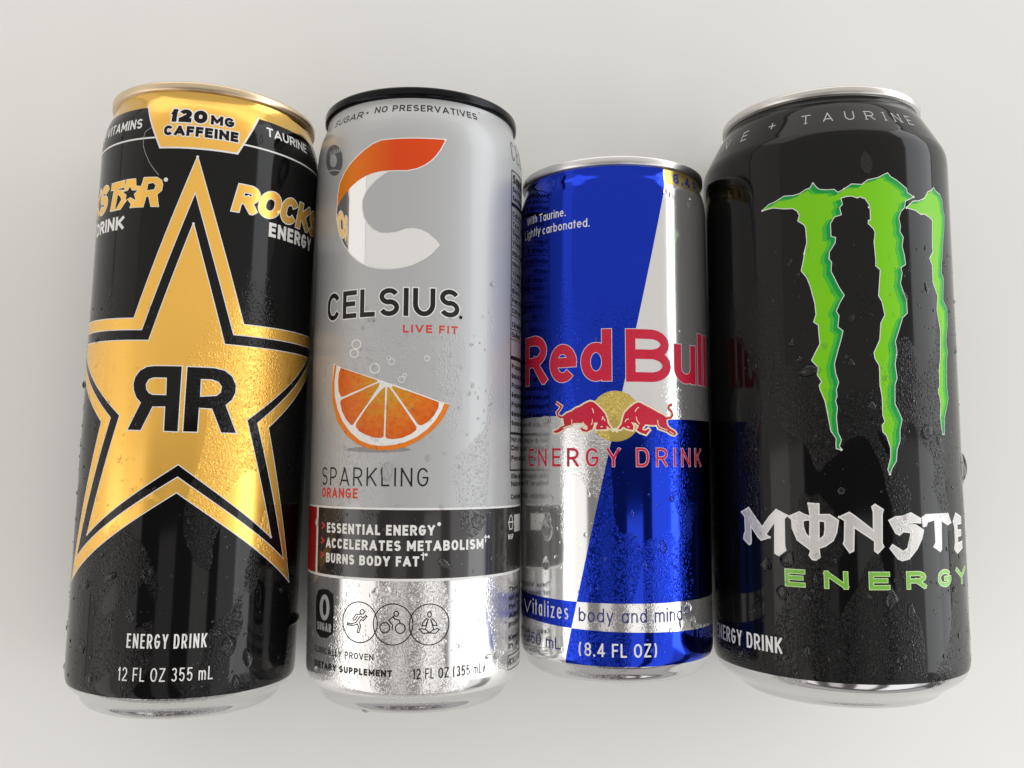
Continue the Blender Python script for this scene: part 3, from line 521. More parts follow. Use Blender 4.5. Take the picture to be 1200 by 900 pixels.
  ('stroke','bubble_ring','pearl',1,0.2,[[(-5.01,85.98),(-5.03,85.78),(-5.1,85.6),(-5.22,85.44),(-5.38,85.32),(-5.57,85.25),(-5.77,85.22),(-5.97,85.25),(-6.16,85.33),(-6.32,85.45),(-6.45,85.61),(-6.53,85.79),(-6.56,85.99),(-6.54,86.19),(-6.46,86.37),(-6.34,86.53),(-6.18,86.65),(-6.0,86.72),(-5.8,86.75),(-5.59,86.72),(-5.41,86.64),(-5.24,86.52),(-5.12,86.36),(-5.04,86.17),(-5.01,85.98)]],{}),
  ('stroke','bubble_ring','pearl',1,0.2,[[(-2.42,81.54),(-2.44,81.35),(-2.52,81.16),(-2.63,81.01),(-2.79,80.88),(-2.97,80.81),(-3.17,80.78),(-3.36,80.81),(-3.55,80.88),(-3.71,81.0),(-3.83,81.16),(-3.91,81.34),(-3.94,81.54),(-3.92,81.74),(-3.84,81.92),(-3.73,82.08),(-3.57,82.2),(-3.39,82.27),(-3.19,82.3),(-3.0,82.27),(-2.81,82.2),(-2.65,82.08),(-2.53,81.92),(-2.45,81.74),(-2.42,81.54)]],{}),
  ('stroke','bubble_ring','pearl',1,0.2,[[(-1.97,82.56),(-1.98,82.44),(-2.02,82.34),(-2.09,82.24),(-2.18,82.17),(-2.29,82.13),(-2.4,82.11),(-2.51,82.13),(-2.62,82.17),(-2.71,82.24),(-2.79,82.33),(-2.83,82.44),(-2.85,82.55),(-2.84,82.67),(-2.79,82.77),(-2.72,82.87),(-2.63,82.94),(-2.53,82.98),(-2.41,83.0),(-2.3,82.98),(-2.19,82.94),(-2.1,82.87),(-2.03,82.78),(-1.98,82.67),(-1.97,82.56)]],{}),
  ('stroke','bubble_ring','pearl',1,0.2,[[(3.6,86.87),(3.58,86.71),(3.52,86.55),(3.42,86.42),(3.29,86.31),(3.14,86.24),(2.97,86.22),(2.81,86.23),(2.66,86.29),(2.52,86.39),(2.42,86.52),(2.36,86.67),(2.33,86.84),(2.35,87.0),(2.41,87.16),(2.51,87.29),(2.64,87.4),(2.79,87.46),(2.96,87.49),(3.12,87.47),(3.27,87.41),(3.4,87.32),(3.51,87.19),(3.57,87.03),(3.6,86.87)]],{}),
  ('poly','orange_slice','grey_print',1,[[(-0.58,64.38),(-0.68,64.27),(-0.96,64.16),(-1.43,64.05),(-2.08,63.95),(-2.89,63.86),(-3.84,63.78),(-4.91,63.72),(-6.08,63.67),(-7.34,63.64),(-8.65,63.62),(-9.98,63.63),(-11.32,63.65),(-12.62,63.69),(-13.86,63.75),(-15.01,63.83),(-16.01,63.91),(-16.85,64.01),(-17.48,64.12),(-17.87,64.23),(-18.0,64.35),(-17.87,64.46),(-17.49,64.57),(-16.87,64.68),(-16.04,64.77),(-15.03,64.86),(-13.89,64.93),(-12.65,64.99),(-11.35,65.03),(-10.01,65.06),(-8.67,65.07),(-7.37,65.06),(-6.11,65.04),(-4.93,65.0),(-3.86,64.95),(-2.91,64.88),(-2.1,64.79),(-1.45,64.7),(-0.97,64.6),(-0.68,64.49)]],{}),
  ('poly','orange_slice','white',2,[[(-23.26,86.22),(-23.74,81.01),(-23.37,76.64),(-21.46,71.68),(-18.11,67.92),(-14.49,65.63),(-11.24,64.51),(-7.92,64.1),(-4.76,64.3),(-1.7,65.09),(1.6,66.78),(4.35,68.9),(6.59,71.32),(8.01,73.6),(8.86,75.65),(6.24,76.31),(-5.04,80.35),(-6.49,80.72),(-8.26,81.42),(-20.42,85.11)]],{}),
  ('poly','orange_slice','rind',3,[[(-22.87,85.9),(-23.74,81.01),(-23.37,76.64),(-21.46,71.68),(-18.11,67.92),(-14.49,65.63),(-11.24,64.51),(-7.92,64.1),(-4.76,64.3),(-1.7,65.09),(1.6,66.78),(4.35,68.9),(6.59,71.32),(8.01,73.6),(8.86,75.59),(7.46,75.83),(6.84,74.13),(5.17,71.43),(3.23,69.31),(0.76,67.47),(-1.99,66.2),(-4.78,65.5),(-7.94,65.21),(-10.95,65.57),(-13.85,66.61),(-16.65,68.61),(-19.37,71.35),(-21.34,74.55),(-22.58,78.05),(-22.8,81.54),(-22.08,85.7)]],{}),
  ('poly','orange_slice','flesh',3,[[(-20.41,84.93),(-14.42,83.1),(-9.45,81.47),(-9.29,81.04),(-13.82,79.3),(-19.37,77.58),(-20.18,77.61),(-21.07,79.14),(-21.36,81.46),(-21.09,83.76)]],{}),
  ('poly','orange_slice','flesh',3,[[(-8.69,80.75),(-8.82,79.96),(-11.8,75.73),(-15.99,70.43),(-16.7,70.45),(-18.22,71.89),(-19.65,73.92),(-20.42,76.09),(-20.15,76.8),(-14.48,78.61),(-9.74,80.48)]],{}),
  ('poly','orange_slice','flesh',3,[[(-7.19,79.74),(-7.3,73.16),(-7.4,67.57),(-7.98,67.16),(-10.07,67.3),(-12.26,68.01),(-14.07,68.86),(-15.11,70.0),(-14.96,70.84),(-11.48,75.44),(-8.06,79.19)]],{}),
  ('poly','orange_slice','flesh',3,[[(-6.7,79.74),(-6.18,79.6),(-2.69,74.83),(0.72,69.84),(0.59,69.14),(-0.64,68.16),(-2.85,67.17),(-5.09,66.88),(-6.52,67.02),(-6.97,67.57),(-6.87,73.15)]],{}),
  ('poly','orange_slice','flesh',3,[[(-5.32,79.93),(0.32,78.08),(6.1,76.08),(5.97,74.67),(4.87,72.69),(3.21,70.98),(1.82,70.27),(0.99,70.54),(-2.28,75.11),(-5.66,79.65)]],{}),
  ('text','lettering','SPARKLING','ink',1,-27.41,3.77,55.41,4.53,0.42,{'gap': 0.26}),
  ('text','lettering','ORANGE','red',1,-27.25,-14.16,52.3,2.5,0.5,{'gap': 0.2}),
  ('poly','claims_band','band_black',1,[[(-29.0,33.25),(42,33.25),(42,49.72),(-29.0,49.72)]],{}),
  ('poly','claims_band','deep_red',1,[[(-46,33.25),(-30.1,33.25),(-30.1,49.72),(-46,49.72)]],{}),
  ('poly','ring_line','white',1,[[(-46,49.72),(42,49.72),(42,50.22),(-46,50.22)]],{}),
  ('poly','ring_line','white',1,[[(-46,32.65),(42,32.65),(42,33.25),(-46,33.25)]],{}),
  ('poly','ring_line','white',1,[[(-30.1,33.25),(-29.0,33.25),(-29.0,49.72),(-30.1,49.72)]],{}),
  ('text','lettering','ESSENTIAL ENERGY','white',2,-24.5,5.51,43.6,2.51,0.56,{'gap': 0.17}),
  ('text','lettering','ACCELERATES METABOLISM','white',2,-24.76,18.88,39.89,2.48,0.56,{'gap': 0.17}),
  ('text','lettering','BURNS BODY FAT','white',2,-24.61,1.77,36.23,2.4,0.56,{'gap': 0.17}),
  ('stroke','dot_mark','white',2,0.95,[[(6.55,46.3),(6.59,46.3)]],{'round': 1}),
  ('stroke','dagger_mark','white',2,0.3,[[(19.62,43.25),(19.62,41.45)],[(19.07,42.7),(20.17,42.7)]],{}),
  ('stroke','dot_mark','white',2,0.75,[[(20.65,42.72),(20.69,42.72)]],{'round': 1}),
  ('stroke','dagger_mark','white',2,0.3,[[(2.76,39.5),(2.76,37.7)],[(2.21,38.95),(3.31,38.95)]],{}),
  ('stroke','dot_mark','white',2,0.75,[[(3.48,39.0),(3.52,39.0)]],{'round': 1}),
  ('stroke','chevron','red',2,0.5,[[(-26.87,45.99),(-25.77,45.24),(-26.87,44.49)]],{}),
  ('stroke','chevron','red',2,0.5,[[(-27.04,42.26),(-25.94,41.51),(-27.04,40.76)]],{}),
  ('stroke','chevron','red',2,0.5,[[(-27.03,38.65),(-25.93,37.9),(-27.03,37.15)]],{}),
  ('poly','zero_badge','ink',1,[[(-27.96,28.97),(-25.82,29.46),(-23.49,29.62),(-21.39,28.67),(-21.04,25.41),(-21.06,19.22),(-23.45,17.73),(-26.53,17.55),(-28.7,18.7),(-29.35,25.21),(-29.1,27.58)]],{}),
  ('poly','zero_badge','silver',2,[[(-22.68,25.29),(-22.69,24.79),(-22.74,24.3),(-22.84,23.83),(-22.99,23.39),(-23.18,22.99),(-23.4,22.64),(-23.67,22.34),(-23.96,22.12),(-24.28,21.96),(-24.61,21.88),(-24.96,21.87),(-25.3,21.95),(-25.65,22.1),(-25.97,22.32),(-26.27,22.6),(-26.54,22.95),(-26.76,23.35),(-26.94,23.8),(-27.05,24.27),(-27.11,24.77),(-27.11,25.28),(-27.04,25.78),(-26.91,26.26),(-26.72,26.71),(-26.49,27.13),(-26.22,27.48),(-25.91,27.78),(-25.58,28.01),(-25.24,28.17),(-24.89,28.25),(-24.54,28.24),(-24.21,28.16),(-23.9,28.0),(-23.61,27.77),(-23.35,27.47),(-23.13,27.11),(-22.95,26.71),(-22.82,26.26),(-22.73,25.78)],[(-23.93,25.15),(-23.93,24.83),(-23.94,24.52),(-23.98,24.22),(-24.03,23.94),(-24.11,23.69),(-24.19,23.47),(-24.3,23.29),(-24.41,23.15),(-24.53,23.06),(-24.66,23.02),(-24.79,23.03),(-24.93,23.09),(-25.05,23.2),(-25.18,23.35),(-25.29,23.54),(-25.39,23.78),(-25.47,24.04),(-25.54,24.33),(-25.59,24.64),(-25.61,24.95),(-25.62,25.28),(-25.6,25.59),(-25.56,25.89),(-25.5,26.18),(-25.42,26.43),(-25.32,26.65),(-25.22,26.83),(-25.1,26.97),(-24.97,27.06),(-24.84,27.1),(-24.71,27.09),(-24.57,27.02),(-24.45,26.92),(-24.33,26.76),(-24.23,26.56),(-24.13,26.33),(-24.06,26.06),(-23.99,25.78),(-23.95,25.47)]],{'mode': 'xor'}),
  ('text','lettering','SUGAR','silver',2,-28.22,-21.88,19.26,2.02,0.42,{}),
  ('stroke','icon_circle','ink',1,0.26,[[(-8.16,22.59),(-8.2,23.22),(-8.32,23.84),(-8.53,24.44),(-8.81,25.01),(-9.16,25.54),(-9.58,26.01),(-10.05,26.43),(-10.58,26.78),(-11.15,27.06),(-11.75,27.27),(-12.37,27.39),(-13.0,27.43),(-13.63,27.39),(-14.25,27.27),(-14.85,27.06),(-15.42,26.78),(-15.95,26.43),(-16.42,26.01),(-16.84,25.54),(-17.19,25.01),(-17.47,24.44),(-17.68,23.84),(-17.8,23.22),(-17.84,22.59),(-17.8,21.96),(-17.68,21.34),(-17.47,20.74),(-17.19,20.17),(-16.84,19.64),(-16.42,19.17),(-15.95,18.75),(-15.42,18.4),(-14.85,18.12),(-14.25,17.91),(-13.63,17.79),(-13.0,17.75),(-12.37,17.79),(-11.75,17.91),(-11.15,18.12),(-10.58,18.4),(-10.05,18.75),(-9.58,19.17),(-9.16,19.64),(-8.81,20.17),(-8.53,20.74),(-8.32,21.34),(-8.2,21.96),(-8.16,22.59)]],{}),
  ('stroke','icon_circle','ink',1,0.26,[[(0.51,22.45),(0.47,23.08),(0.35,23.7),(0.14,24.3),(-0.14,24.87),(-0.49,25.4),(-0.91,25.87),(-1.38,26.29),(-1.91,26.64),(-2.48,26.92),(-3.08,27.13),(-3.7,27.25),(-4.33,27.29),(-4.96,27.25),(-5.58,27.13),(-6.18,26.92),(-6.75,26.64),(-7.28,26.29),(-7.75,25.87),(-8.17,25.4),(-8.52,24.87),(-8.8,24.3),(-9.01,23.7),(-9.13,23.08),(-9.17,22.45),(-9.13,21.82),(-9.01,21.2),(-8.8,20.6),(-8.52,20.03),(-8.17,19.5),(-7.75,19.03),(-7.28,18.61),(-6.75,18.26),(-6.18,17.98),(-5.58,17.77),(-4.96,17.65),(-4.33,17.61),(-3.7,17.65),(-3.08,17.77),(-2.48,17.98),(-1.91,18.26),(-1.38,18.61),(-0.91,19.03),(-0.49,19.5),(-0.14,20.03),(0.14,20.6),(0.35,21.2),(0.47,21.82),(0.51,22.45)]],{}),
  ('stroke','icon_circle','ink',1,0.26,[[(9.34,22.38),(9.3,23.01),(9.18,23.63),(8.97,24.23),(8.69,24.8),(8.34,25.33),(7.92,25.8),(7.45,26.22),(6.92,26.57),(6.35,26.85),(5.75,27.06),(5.13,27.18),(4.5,27.22),(3.87,27.18),(3.25,27.06),(2.65,26.85),(2.08,26.57),(1.55,26.22),(1.08,25.8),(0.66,25.33),(0.31,24.8),(0.03,24.23),(-0.18,23.63),(-0.3,23.01),(-0.34,22.38),(-0.3,21.75),(-0.18,21.13),(0.03,20.53),(0.31,19.96),(0.66,19.43),(1.08,18.96),(1.55,18.54),(2.08,18.19),(2.65,17.91),(3.25,17.7),(3.87,17.58),(4.5,17.54),(5.13,17.58),(5.75,17.7),(6.35,17.91),(6.92,18.19),(7.45,18.54),(7.92,18.96),(8.34,19.43),(8.69,19.96),(8.97,20.53),(9.18,21.13),(9.3,21.75),(9.34,22.38)]],{}),
  ('stroke','runner_icon','ink',1,0.26,[[(-11.63,25.12),(-11.67,24.91),(-11.79,24.73),(-11.97,24.6),(-12.19,24.54),(-12.41,24.57),(-12.6,24.68),(-12.73,24.85),(-12.78,25.05),(-12.74,25.26),(-12.62,25.45),(-12.43,25.58),(-12.21,25.63),(-11.99,25.61),(-11.81,25.5),(-11.68,25.33),(-11.63,25.12)],[(-12.68,24.49),(-13.85,24.46),(-14.82,23.27),(-14.63,22.93),(-14.21,23.01),(-13.48,24.01)],[(-12.81,23.91),(-13.81,22.55),(-15.0,22.03),(-16.43,22.21),(-16.41,21.71),(-14.69,21.68),(-13.56,22.14),(-13.13,21.55),(-13.51,20.21),(-13.01,20.08),(-12.55,21.77),(-12.92,22.49),(-12.5,23.26),(-11.78,23.11),(-10.91,24.1),(-11.3,24.3),(-11.94,23.62),(-12.61,24.07)]],{}),
  ('stroke','cyclist_icon','ink',1,0.28,[[(-5.06,21.67),(-5.09,21.37),(-5.21,21.08),(-5.39,20.83),(-5.64,20.64),(-5.93,20.51),(-6.24,20.46),(-6.55,20.49),(-6.85,20.6),(-7.11,20.78),(-7.31,21.02),(-7.43,21.29),(-7.48,21.6),(-7.45,21.91),(-7.33,22.19),(-7.14,22.45),(-6.89,22.64),(-6.6,22.77),(-6.28,22.82),(-5.97,22.79),(-5.68,22.68),(-5.42,22.5),(-5.23,22.26),(-5.1,21.98),(-5.06,21.67)],[(-1.34,21.56),(-1.38,21.25),(-1.49,20.97),(-1.67,20.73),(-1.91,20.54),(-2.19,20.42),(-2.5,20.38),(-2.8,20.41),(-3.09,20.53),(-3.34,20.71),(-3.53,20.95),(-3.65,21.24),(-3.7,21.54),(-3.66,21.85),(-3.55,22.13),(-3.36,22.38),(-3.12,22.57),(-2.84,22.69),(-2.54,22.73),(-2.23,22.69),(-1.95,22.58),(-1.7,22.39),(-1.51,22.15),(-1.39,21.86),(-1.34,21.56)],[(-2.99,24.98),(-3.02,24.75),(-3.14,24.56),(-3.32,24.43),(-3.53,24.38),(-3.74,24.43),(-3.92,24.55),(-4.04,24.74),(-4.09,24.97),(-4.05,25.19),(-3.93,25.39),(-3.76,25.52),(-3.55,25.56),(-3.33,25.52),(-3.15,25.4),(-3.03,25.21),(-2.99,24.98)],[(-4.0,24.48),(-5.31,23.38),(-4.37,22.33),(-4.43,21.07)],[(-4.13,24.11),(-3.85,23.74),(-2.8,23.51),(-2.59,22.79)]],{}),
  ('stroke','sitter_icon','ink',1,0.26,[[(4.94,24.75),(4.91,24.5),(4.81,24.29),(4.66,24.16),(4.48,24.12),(4.3,24.17),(4.15,24.32),(4.04,24.53),(4.0,24.78),(4.04,25.02),(4.14,25.23),(4.29,25.37),(4.46,25.41),(4.64,25.35),(4.8,25.21),(4.9,25.0),(4.94,24.75)],[(3.93,23.89),(2.85,22.79),(2.73,22.13),(3.55,22.1),(4.21,23.61)],[(5.04,23.85),(6.17,22.68),(6.32,22.08),(5.4,22.12),(4.77,23.6)],[(4.21,23.69),(3.56,21.3),(4.53,20.38),(5.49,21.23),(4.76,23.68)],[(4.53,20.38),(3.03,20.32),(2.09,21.26),(2.46,21.46),(3.56,21.22)],[(4.53,20.38),(6.06,20.26),(6.89,21.08),(6.47,21.32),(5.55,21.14)]],{}),
  ('text','lettering','CLINICALLY PROVEN','ink',1,-29.54,-8.97,13.74,1.54,0.26,{'gap': 0.2}),
  ('text','lettering','DIETARY SUPPLEMENT','ink',1,-29.32,-4.3,10.13,1.59,0.42,{'gap': 0.18}),
  ('text','lettering','12 FL OZ (355 mL)','ink',1,0.74,19.67,9.61,2.47,0.3,{'gap': 0.14}),
  ('text','lettering','CELSIUS','slate',1,29.9,51.9,142.72,5.58,0.5,{'gap': 0.25}),
  ('stroke','facts_panel','ink',1,0.42,[[(29.9,59.36),(29.9,139.92),(59.9,139.92),(59.9,59.36),(29.9,59.36)]],{}),
  ('text','lettering','Supplement Facts','ink',1,30.6,58.9,136.55,2.6,0.7,{}),
  ('stroke','panel_bar','ink',1,1.0,[[(29.9,130.66),(59.9,130.66)]],{}),
  ('stroke','panel_bar','ink',1,1.0,[[(29.9,89.1),(59.9,89.1)]],{}),
  ('stroke','panel_bar','ink',1,0.7,[[(29.9,69.05),(59.9,69.05)]],{}),
  ('text','lettering','Serving Size','ink',1,30.6,44.4,134.19,1.45,0.38,{'gap': 0.2}),
  ('text','lettering','Servings Per Can','ink',1,30.6,49.0,131.84,1.45,0.38,{'gap': 0.2}),
  ('text','lettering','Calories','ink',1,30.6,39.8,127.37,1.45,0.38,{'gap': 0.2}),
  ('text','lettering','Total Carbs','ink',1,30.6,43.25,124.56,1.45,0.38,{'gap': 0.2}),
  ('text','lettering','Sugars','ink',1,30.6,37.5,122.22,1.45,0.38,{'gap': 0.2}),
  ('text','lettering','Vitamin C','ink',1,30.6,40.95,119.65,1.45,0.38,{'gap': 0.2}),
  ('text','lettering','Riboflavin','ink',1,30.6,42.1,116.61,1.45,0.38,{'gap': 0.2}),
  ('text','lettering','Niacin','ink',1,30.6,37.5,113.82,1.45,0.38,{'gap': 0.2}),
  ('text','lettering','Vitamin B6','ink',1,30.6,42.1,111.26,1.45,0.38,{'gap': 0.2}),
  ('text','lettering','Vitamin B12','ink',1,30.6,43.25,108.93,1.45,0.38,{'gap': 0.2}),
  ('text','lettering','Biotin','ink',1,30.6,37.5,106.38,1.45,0.38,{'gap': 0.2}),
  ('text','lettering','Pantothenic','ink',1,30.6,43.25,103.84,1.45,0.38,{'gap': 0.2}),
  ('text','lettering','Calcium','ink',1,30.6,38.65,101.06,1.45,0.38,{'gap': 0.2}),
  ('text','lettering','Chromium','ink',1,30.6,39.8,97.37,1.45,0.38,{'gap': 0.2}),
  ('text','lettering','Sodium','ink',1,30.6,37.5,94.61,1.45,0.38,{'gap': 0.2}),
  ('text','lettering','Proprietary Blend Taurine','ink',1,30.6,58.9,86.12,1.4,0.38,{'gap': 0.2}),
  ('text','lettering','Guarana Green Tea Caffeine','ink',1,30.6,57.9,83.61,1.4,0.38,{'gap': 0.2}),
  ('text','lettering','Proprietary Blend Taurine','ink',1,30.6,58.9,81.1,1.4,0.38,{'gap': 0.2}),
  ('text','lettering','Guarana Green Tea Caffeine','ink',1,30.6,57.9,78.59,1.4,0.38,{'gap': 0.2}),
  ('text','lettering','Proprietary Blend Taurine','ink',1,30.6,58.9,76.09,1.4,0.38,{'gap': 0.2}),
  ('text','lettering','Guarana Green Tea Caffeine','ink',1,30.6,57.9,73.59,1.4,0.38,{'gap': 0.2}),
  ('text','lettering','Guarana Green Tea Caffeine','ink',1,30.6,57.9,71.09,1.4,0.38,{'gap': 0.2}),
  ('text','lettering','Not a significant source','ink',1,30.6,58.9,66.79,1.4,0.38,{'gap': 0.2}),
  ('text','lettering','Daily Value not set','ink',1,30.6,58.9,64.53,1.4,0.38,{'gap': 0.2}),
  ('text','lettering','Percent Daily Values','ink',1,30.6,58.9,61.82,1.4,0.38,{'gap': 0.2}),
  ('text','lettering','Other Ingredients Citric Acid','ink',1,30.6,58.9,57.1,1.4,0.38,{'gap': 0.2}),
  ('text','lettering','Natural Flavors Stevia','ink',1,30.6,58.9,55.07,1.4,0.38,{'gap': 0.2}),
  ('text','lettering','Contains 200 mg caffeine','ink',1,30.6,58.9,51.71,1.4,0.38,{'gap': 0.2}),
  ('stroke','panel_bar','ink',1,0.2,[[(29.9,126.77),(59.9,126.77)],[(29.9,123.96),(59.9,123.96)],[(29.9,121.62),(59.9,121.62)],[(29.9,119.05),(59.9,119.05)],[(29.9,116.01),(59.9,116.01)],[(29.9,113.22),(59.9,113.22)],[(29.9,110.66),(59.9,110.66)],[(29.9,108.33),(59.9,108.33)],[(29.9,105.78),(59.9,105.78)],[(29.9,103.24),(59.9,103.24)],[(29.9,100.46),(59.9,100.46)],[(29.9,96.77),(59.9,96.77)],[(29.9,94.01),(59.9,94.01)]],{}),
  ('stroke','basket_icon','white',2,0.3,[[(29.17,45.88),(29.77,44.08),(31.37,44.08),(31.97,45.88),(29.17,45.88)],[(29.37,45.98),(29.97,47.28),(30.57,47.68),(31.17,47.28),(31.77,45.98)]],{}),
  ('text','lettering','NSF','white',2,29.07,32.07,41.48,1.3,0.3,{}),
  ('poly','white_tab','white',2,[[(32.87,43.18),(39.57,43.18),(39.57,47.68),(32.87,47.68)]],{}),
  ('text','lettering','These statements have','ink',1,29.6,57.9,27.91,1.45,0.38,{'gap': 0.2}),
  ('text','lettering','not been evaluated by','ink',1,29.6,57.9,25.71,1.45,0.38,{'gap': 0.2}),
  ('text','lettering','the Food and Drug','ink',1,29.6,57.9,23.51,1.45,0.38,{'gap': 0.2}),
  ('text','lettering','Administration This','ink',1,29.6,57.9,21.3,1.45,0.38,{'gap': 0.2}),
  ('text','lettering','product is not intended','ink',1,29.6,57.9,19.11,1.45,0.38,{'gap': 0.2}),
  ('text','lettering','Keep cool and store','ink',1,29.6,57.9,15.6,1.45,0.38,{'gap': 0.2}),
  ('text','lettering','in a dry place','ink',1,29.6,57.9,13.63,1.45,0.38,{'gap': 0.2}),
  ('stroke','facts_panel','ink',1,0.28,[[(29.3,8.35),(29.3,11.88),(51.9,11.88),(51.9,8.35),(29.3,8.35)]],{}),
  ('text','lettering','CALL 5 CENT REFUND','ink',1,30.2,50.9,9.47,1.6,0.3,{}),
],
[
  ('poly','blue_panel','blue',1,[[(-50,67.6),(-4.085,67.6),(9.778,128.3),(9.95,129.2),(10.4,133.2),(-50,133.2)]],{}),
  ('poly','blue_panel','blue',1,[[(-4.302,66.65),(50,66.65),(50,20.2),(-14.864,20.4)]],{}),
  ('poly','blue_panel','blue',1,[[(-16.394,13.7),(27.6,12.6),(50,12.4),(50,4.75),(-18.427,4.8)]],{}),
  ('poly','blue_panel','blue',1,[[(-50,20.9),(-14.864,20.4),(-16.394,13.7),(-30,14.2),(-50,14.6)]],{}),
  ('poly','gold_band','pale_gold',1,[[(10.5,129.0),(52,129.0),(52,133.2),(10.7,133.2)]],{}),
  ('text','lettering','8.4 FL OZ','blue_ink',2,13.25,37.25,129.5,3.1,0.75,{'gap': 0.3,'shear': 0.2}),
  ('text','lettering','Taurine.','white',2,-27.01,-17.57,120.49,2.25,0.3,{'gap': 0.14}),
  ('text','lettering','With','white',2,-33.55,-27.99,120.85,2.23,0.28,{'gap': 0.14}),
  ('text','lettering','carbonated.','white',2,-25.56,-10.79,116.83,2.28,0.3,{'gap': 0.14}),
  ('text','lettering','Lightly','white',2,-35.22,-26.46,117.18,2.35,0.28,{'gap': 0.14}),
  ('text','wordmark','Red','crimson',3,-34.69,-5.34,76.31,13.2,2.5,{'outline': ('pale_edge',0.15),'gap': 0.09}),
  ('text','wordmark','Bull','crimson',3,-1.72,27.97,76.07,13.6,2.5,{'outline': ('pale_edge',0.15),'gap': 0.09}),
  ('poly','sun_disc','sun_gold',2,[[(1.97,67.3),(1.93,67.93),(1.84,68.56),(1.69,69.18),(1.47,69.78),(1.2,70.35),(0.87,70.9),(0.5,71.41),(0.07,71.88),(-0.4,72.31),(-0.91,72.68),(-1.46,73.01),(-2.03,73.28),(-2.63,73.5),(-3.25,73.65),(-3.88,73.74),(-4.51,73.78),(-5.14,73.74),(-5.77,73.65),(-6.39,73.5),(-6.99,73.28),(-7.56,73.01),(-8.11,72.68),(-8.62,72.31),(-9.09,71.88),(-9.52,71.41),(-9.89,70.9),(-10.22,70.35),(-10.49,69.78),(-10.71,69.18),(-10.86,68.56),(-10.95,67.93),(-10.99,67.3),(-10.95,66.67),(-10.86,66.04),(-10.71,65.42),(-10.49,64.82),(-10.22,64.25),(-9.89,63.7),(-9.52,63.19),(-9.09,62.72),(-8.62,62.29),(-8.11,61.92),(-7.56,61.59),(-6.99,61.32),(-6.39,61.1),(-5.77,60.95),(-5.14,60.86),(-4.51,60.82),(-3.88,60.86),(-3.25,60.95),(-2.63,61.1),(-2.03,61.32),(-1.46,61.59),(-0.91,61.92),(-0.4,62.29),(0.07,62.72),(0.5,63.19),(0.87,63.7),(1.2,64.25),(1.47,64.82),(1.69,65.42),(1.84,66.04),(1.93,66.67)]],{}),
  ('poly','bull_emblem','cream',3,[[(-18.57,67.56),(-17.53,68.26),(-16.03,68.71),(-15.05,69.39),(-13.62,69.86),(-12.46,70.55),(-10.98,71.15),(-10.08,70.94),(-9.09,70.09),(-8.0,68.98),(-7.14,67.88),(-6.65,66.57),(-6.47,65.49),(-5.97,64.72),(-5.4,64.0),(-6.19,64.35),(-6.82,64.84),(-6.69,63.97),(-7.82,63.93),(-9.36,63.88),(-9.53,64.42),(-9.02,65.51),(-9.34,65.77),(-9.96,65.63),(-10.13,64.65),(-10.47,63.89),(-11.25,63.68),(-11.82,63.31),(-12.96,63.48),(-13.66,64.21),(-13.37,64.51),(-12.73,64.13),(-12.04,63.8),(-11.54,64.18),(-12.04,64.89),(-12.95,65.6),(-14.35,65.67),(-15.6,65.61),(-16.17,64.96),(-18.07,64.45),(-18.85,63.91),(-19.93,63.31),(-21.33,63.23),(-21.56,63.75),(-20.48,63.99),(-19.11,64.85),(-18.11,65.22),(-18.4,66.0)]],{'grow': 0.4}),
  ('stroke','bull_emblem','cream',3,1.0,[[(-20.79,71.14),(-19.9,70.61),(-19.09,70.09),(-19.63,69.26),(-20.46,68.51),(-20.19,67.72),(-19.37,67.25),(-18.44,67.27)]],{}),
  ('poly','bull_emblem','crimson',4,[[(-18.57,67.56),(-17.53,68.26),(-16.03,68.71),(-15.05,69.39),(-13.62,69.86),(-12.46,70.55),(-10.98,71.15),(-10.08,70.94),(-9.09,70.09),(-8.0,68.98),(-7.14,67.88),(-6.65,66.57),(-6.47,65.49),(-5.97,64.72),(-5.4,64.0),(-6.19,64.35),(-6.82,64.84),(-6.69,63.97),(-7.82,63.93),(-9.36,63.88),(-9.53,64.42),(-9.02,65.51),(-9.34,65.77),(-9.96,65.63),(-10.13,64.65),(-10.47,63.89),(-11.25,63.68),(-11.82,63.31),(-12.96,63.48),(-13.66,64.21),(-13.37,64.51),(-12.73,64.13),(-12.04,63.8),(-11.54,64.18),(-12.04,64.89),(-12.95,65.6),(-14.35,65.67),(-15.6,65.61),(-16.17,64.96),(-18.07,64.45),(-18.85,63.91),(-19.93,63.31),(-21.33,63.23),(-21.56,63.75),(-20.48,63.99),(-19.11,64.85),(-18.11,65.22),(-18.4,66.0)]],{}),
  ('stroke','bull_emblem','crimson',4,0.5,[[(-20.79,71.14),(-19.9,70.61),(-19.09,70.09),(-19.63,69.26),(-20.46,68.51),(-20.19,67.72),(-19.37,67.25),(-18.44,67.27)]],{}),
  ('stroke','bull_emblem','cream',5,0.22,[[(-10.43,69.35),(-10.21,68.91),(-10.08,68.14)],[(-7.91,66.37),(-7.69,67.02),(-7.15,66.14)],[(-16.04,66.61),(-15.92,65.95),(-16.05,65.29)],[(-10.34,66.61),(-10.46,65.52),(-10.79,65.2)],[(-12.95,65.89),(-12.49,65.22),(-11.7,64.67)],[(-8.25,64.63),(-7.77,64.63)],[(-18.59,64.46),(-17.42,64.81),(-16.29,65.07)],[(-18.45,66.12),(-18.45,65.45)]],{}),
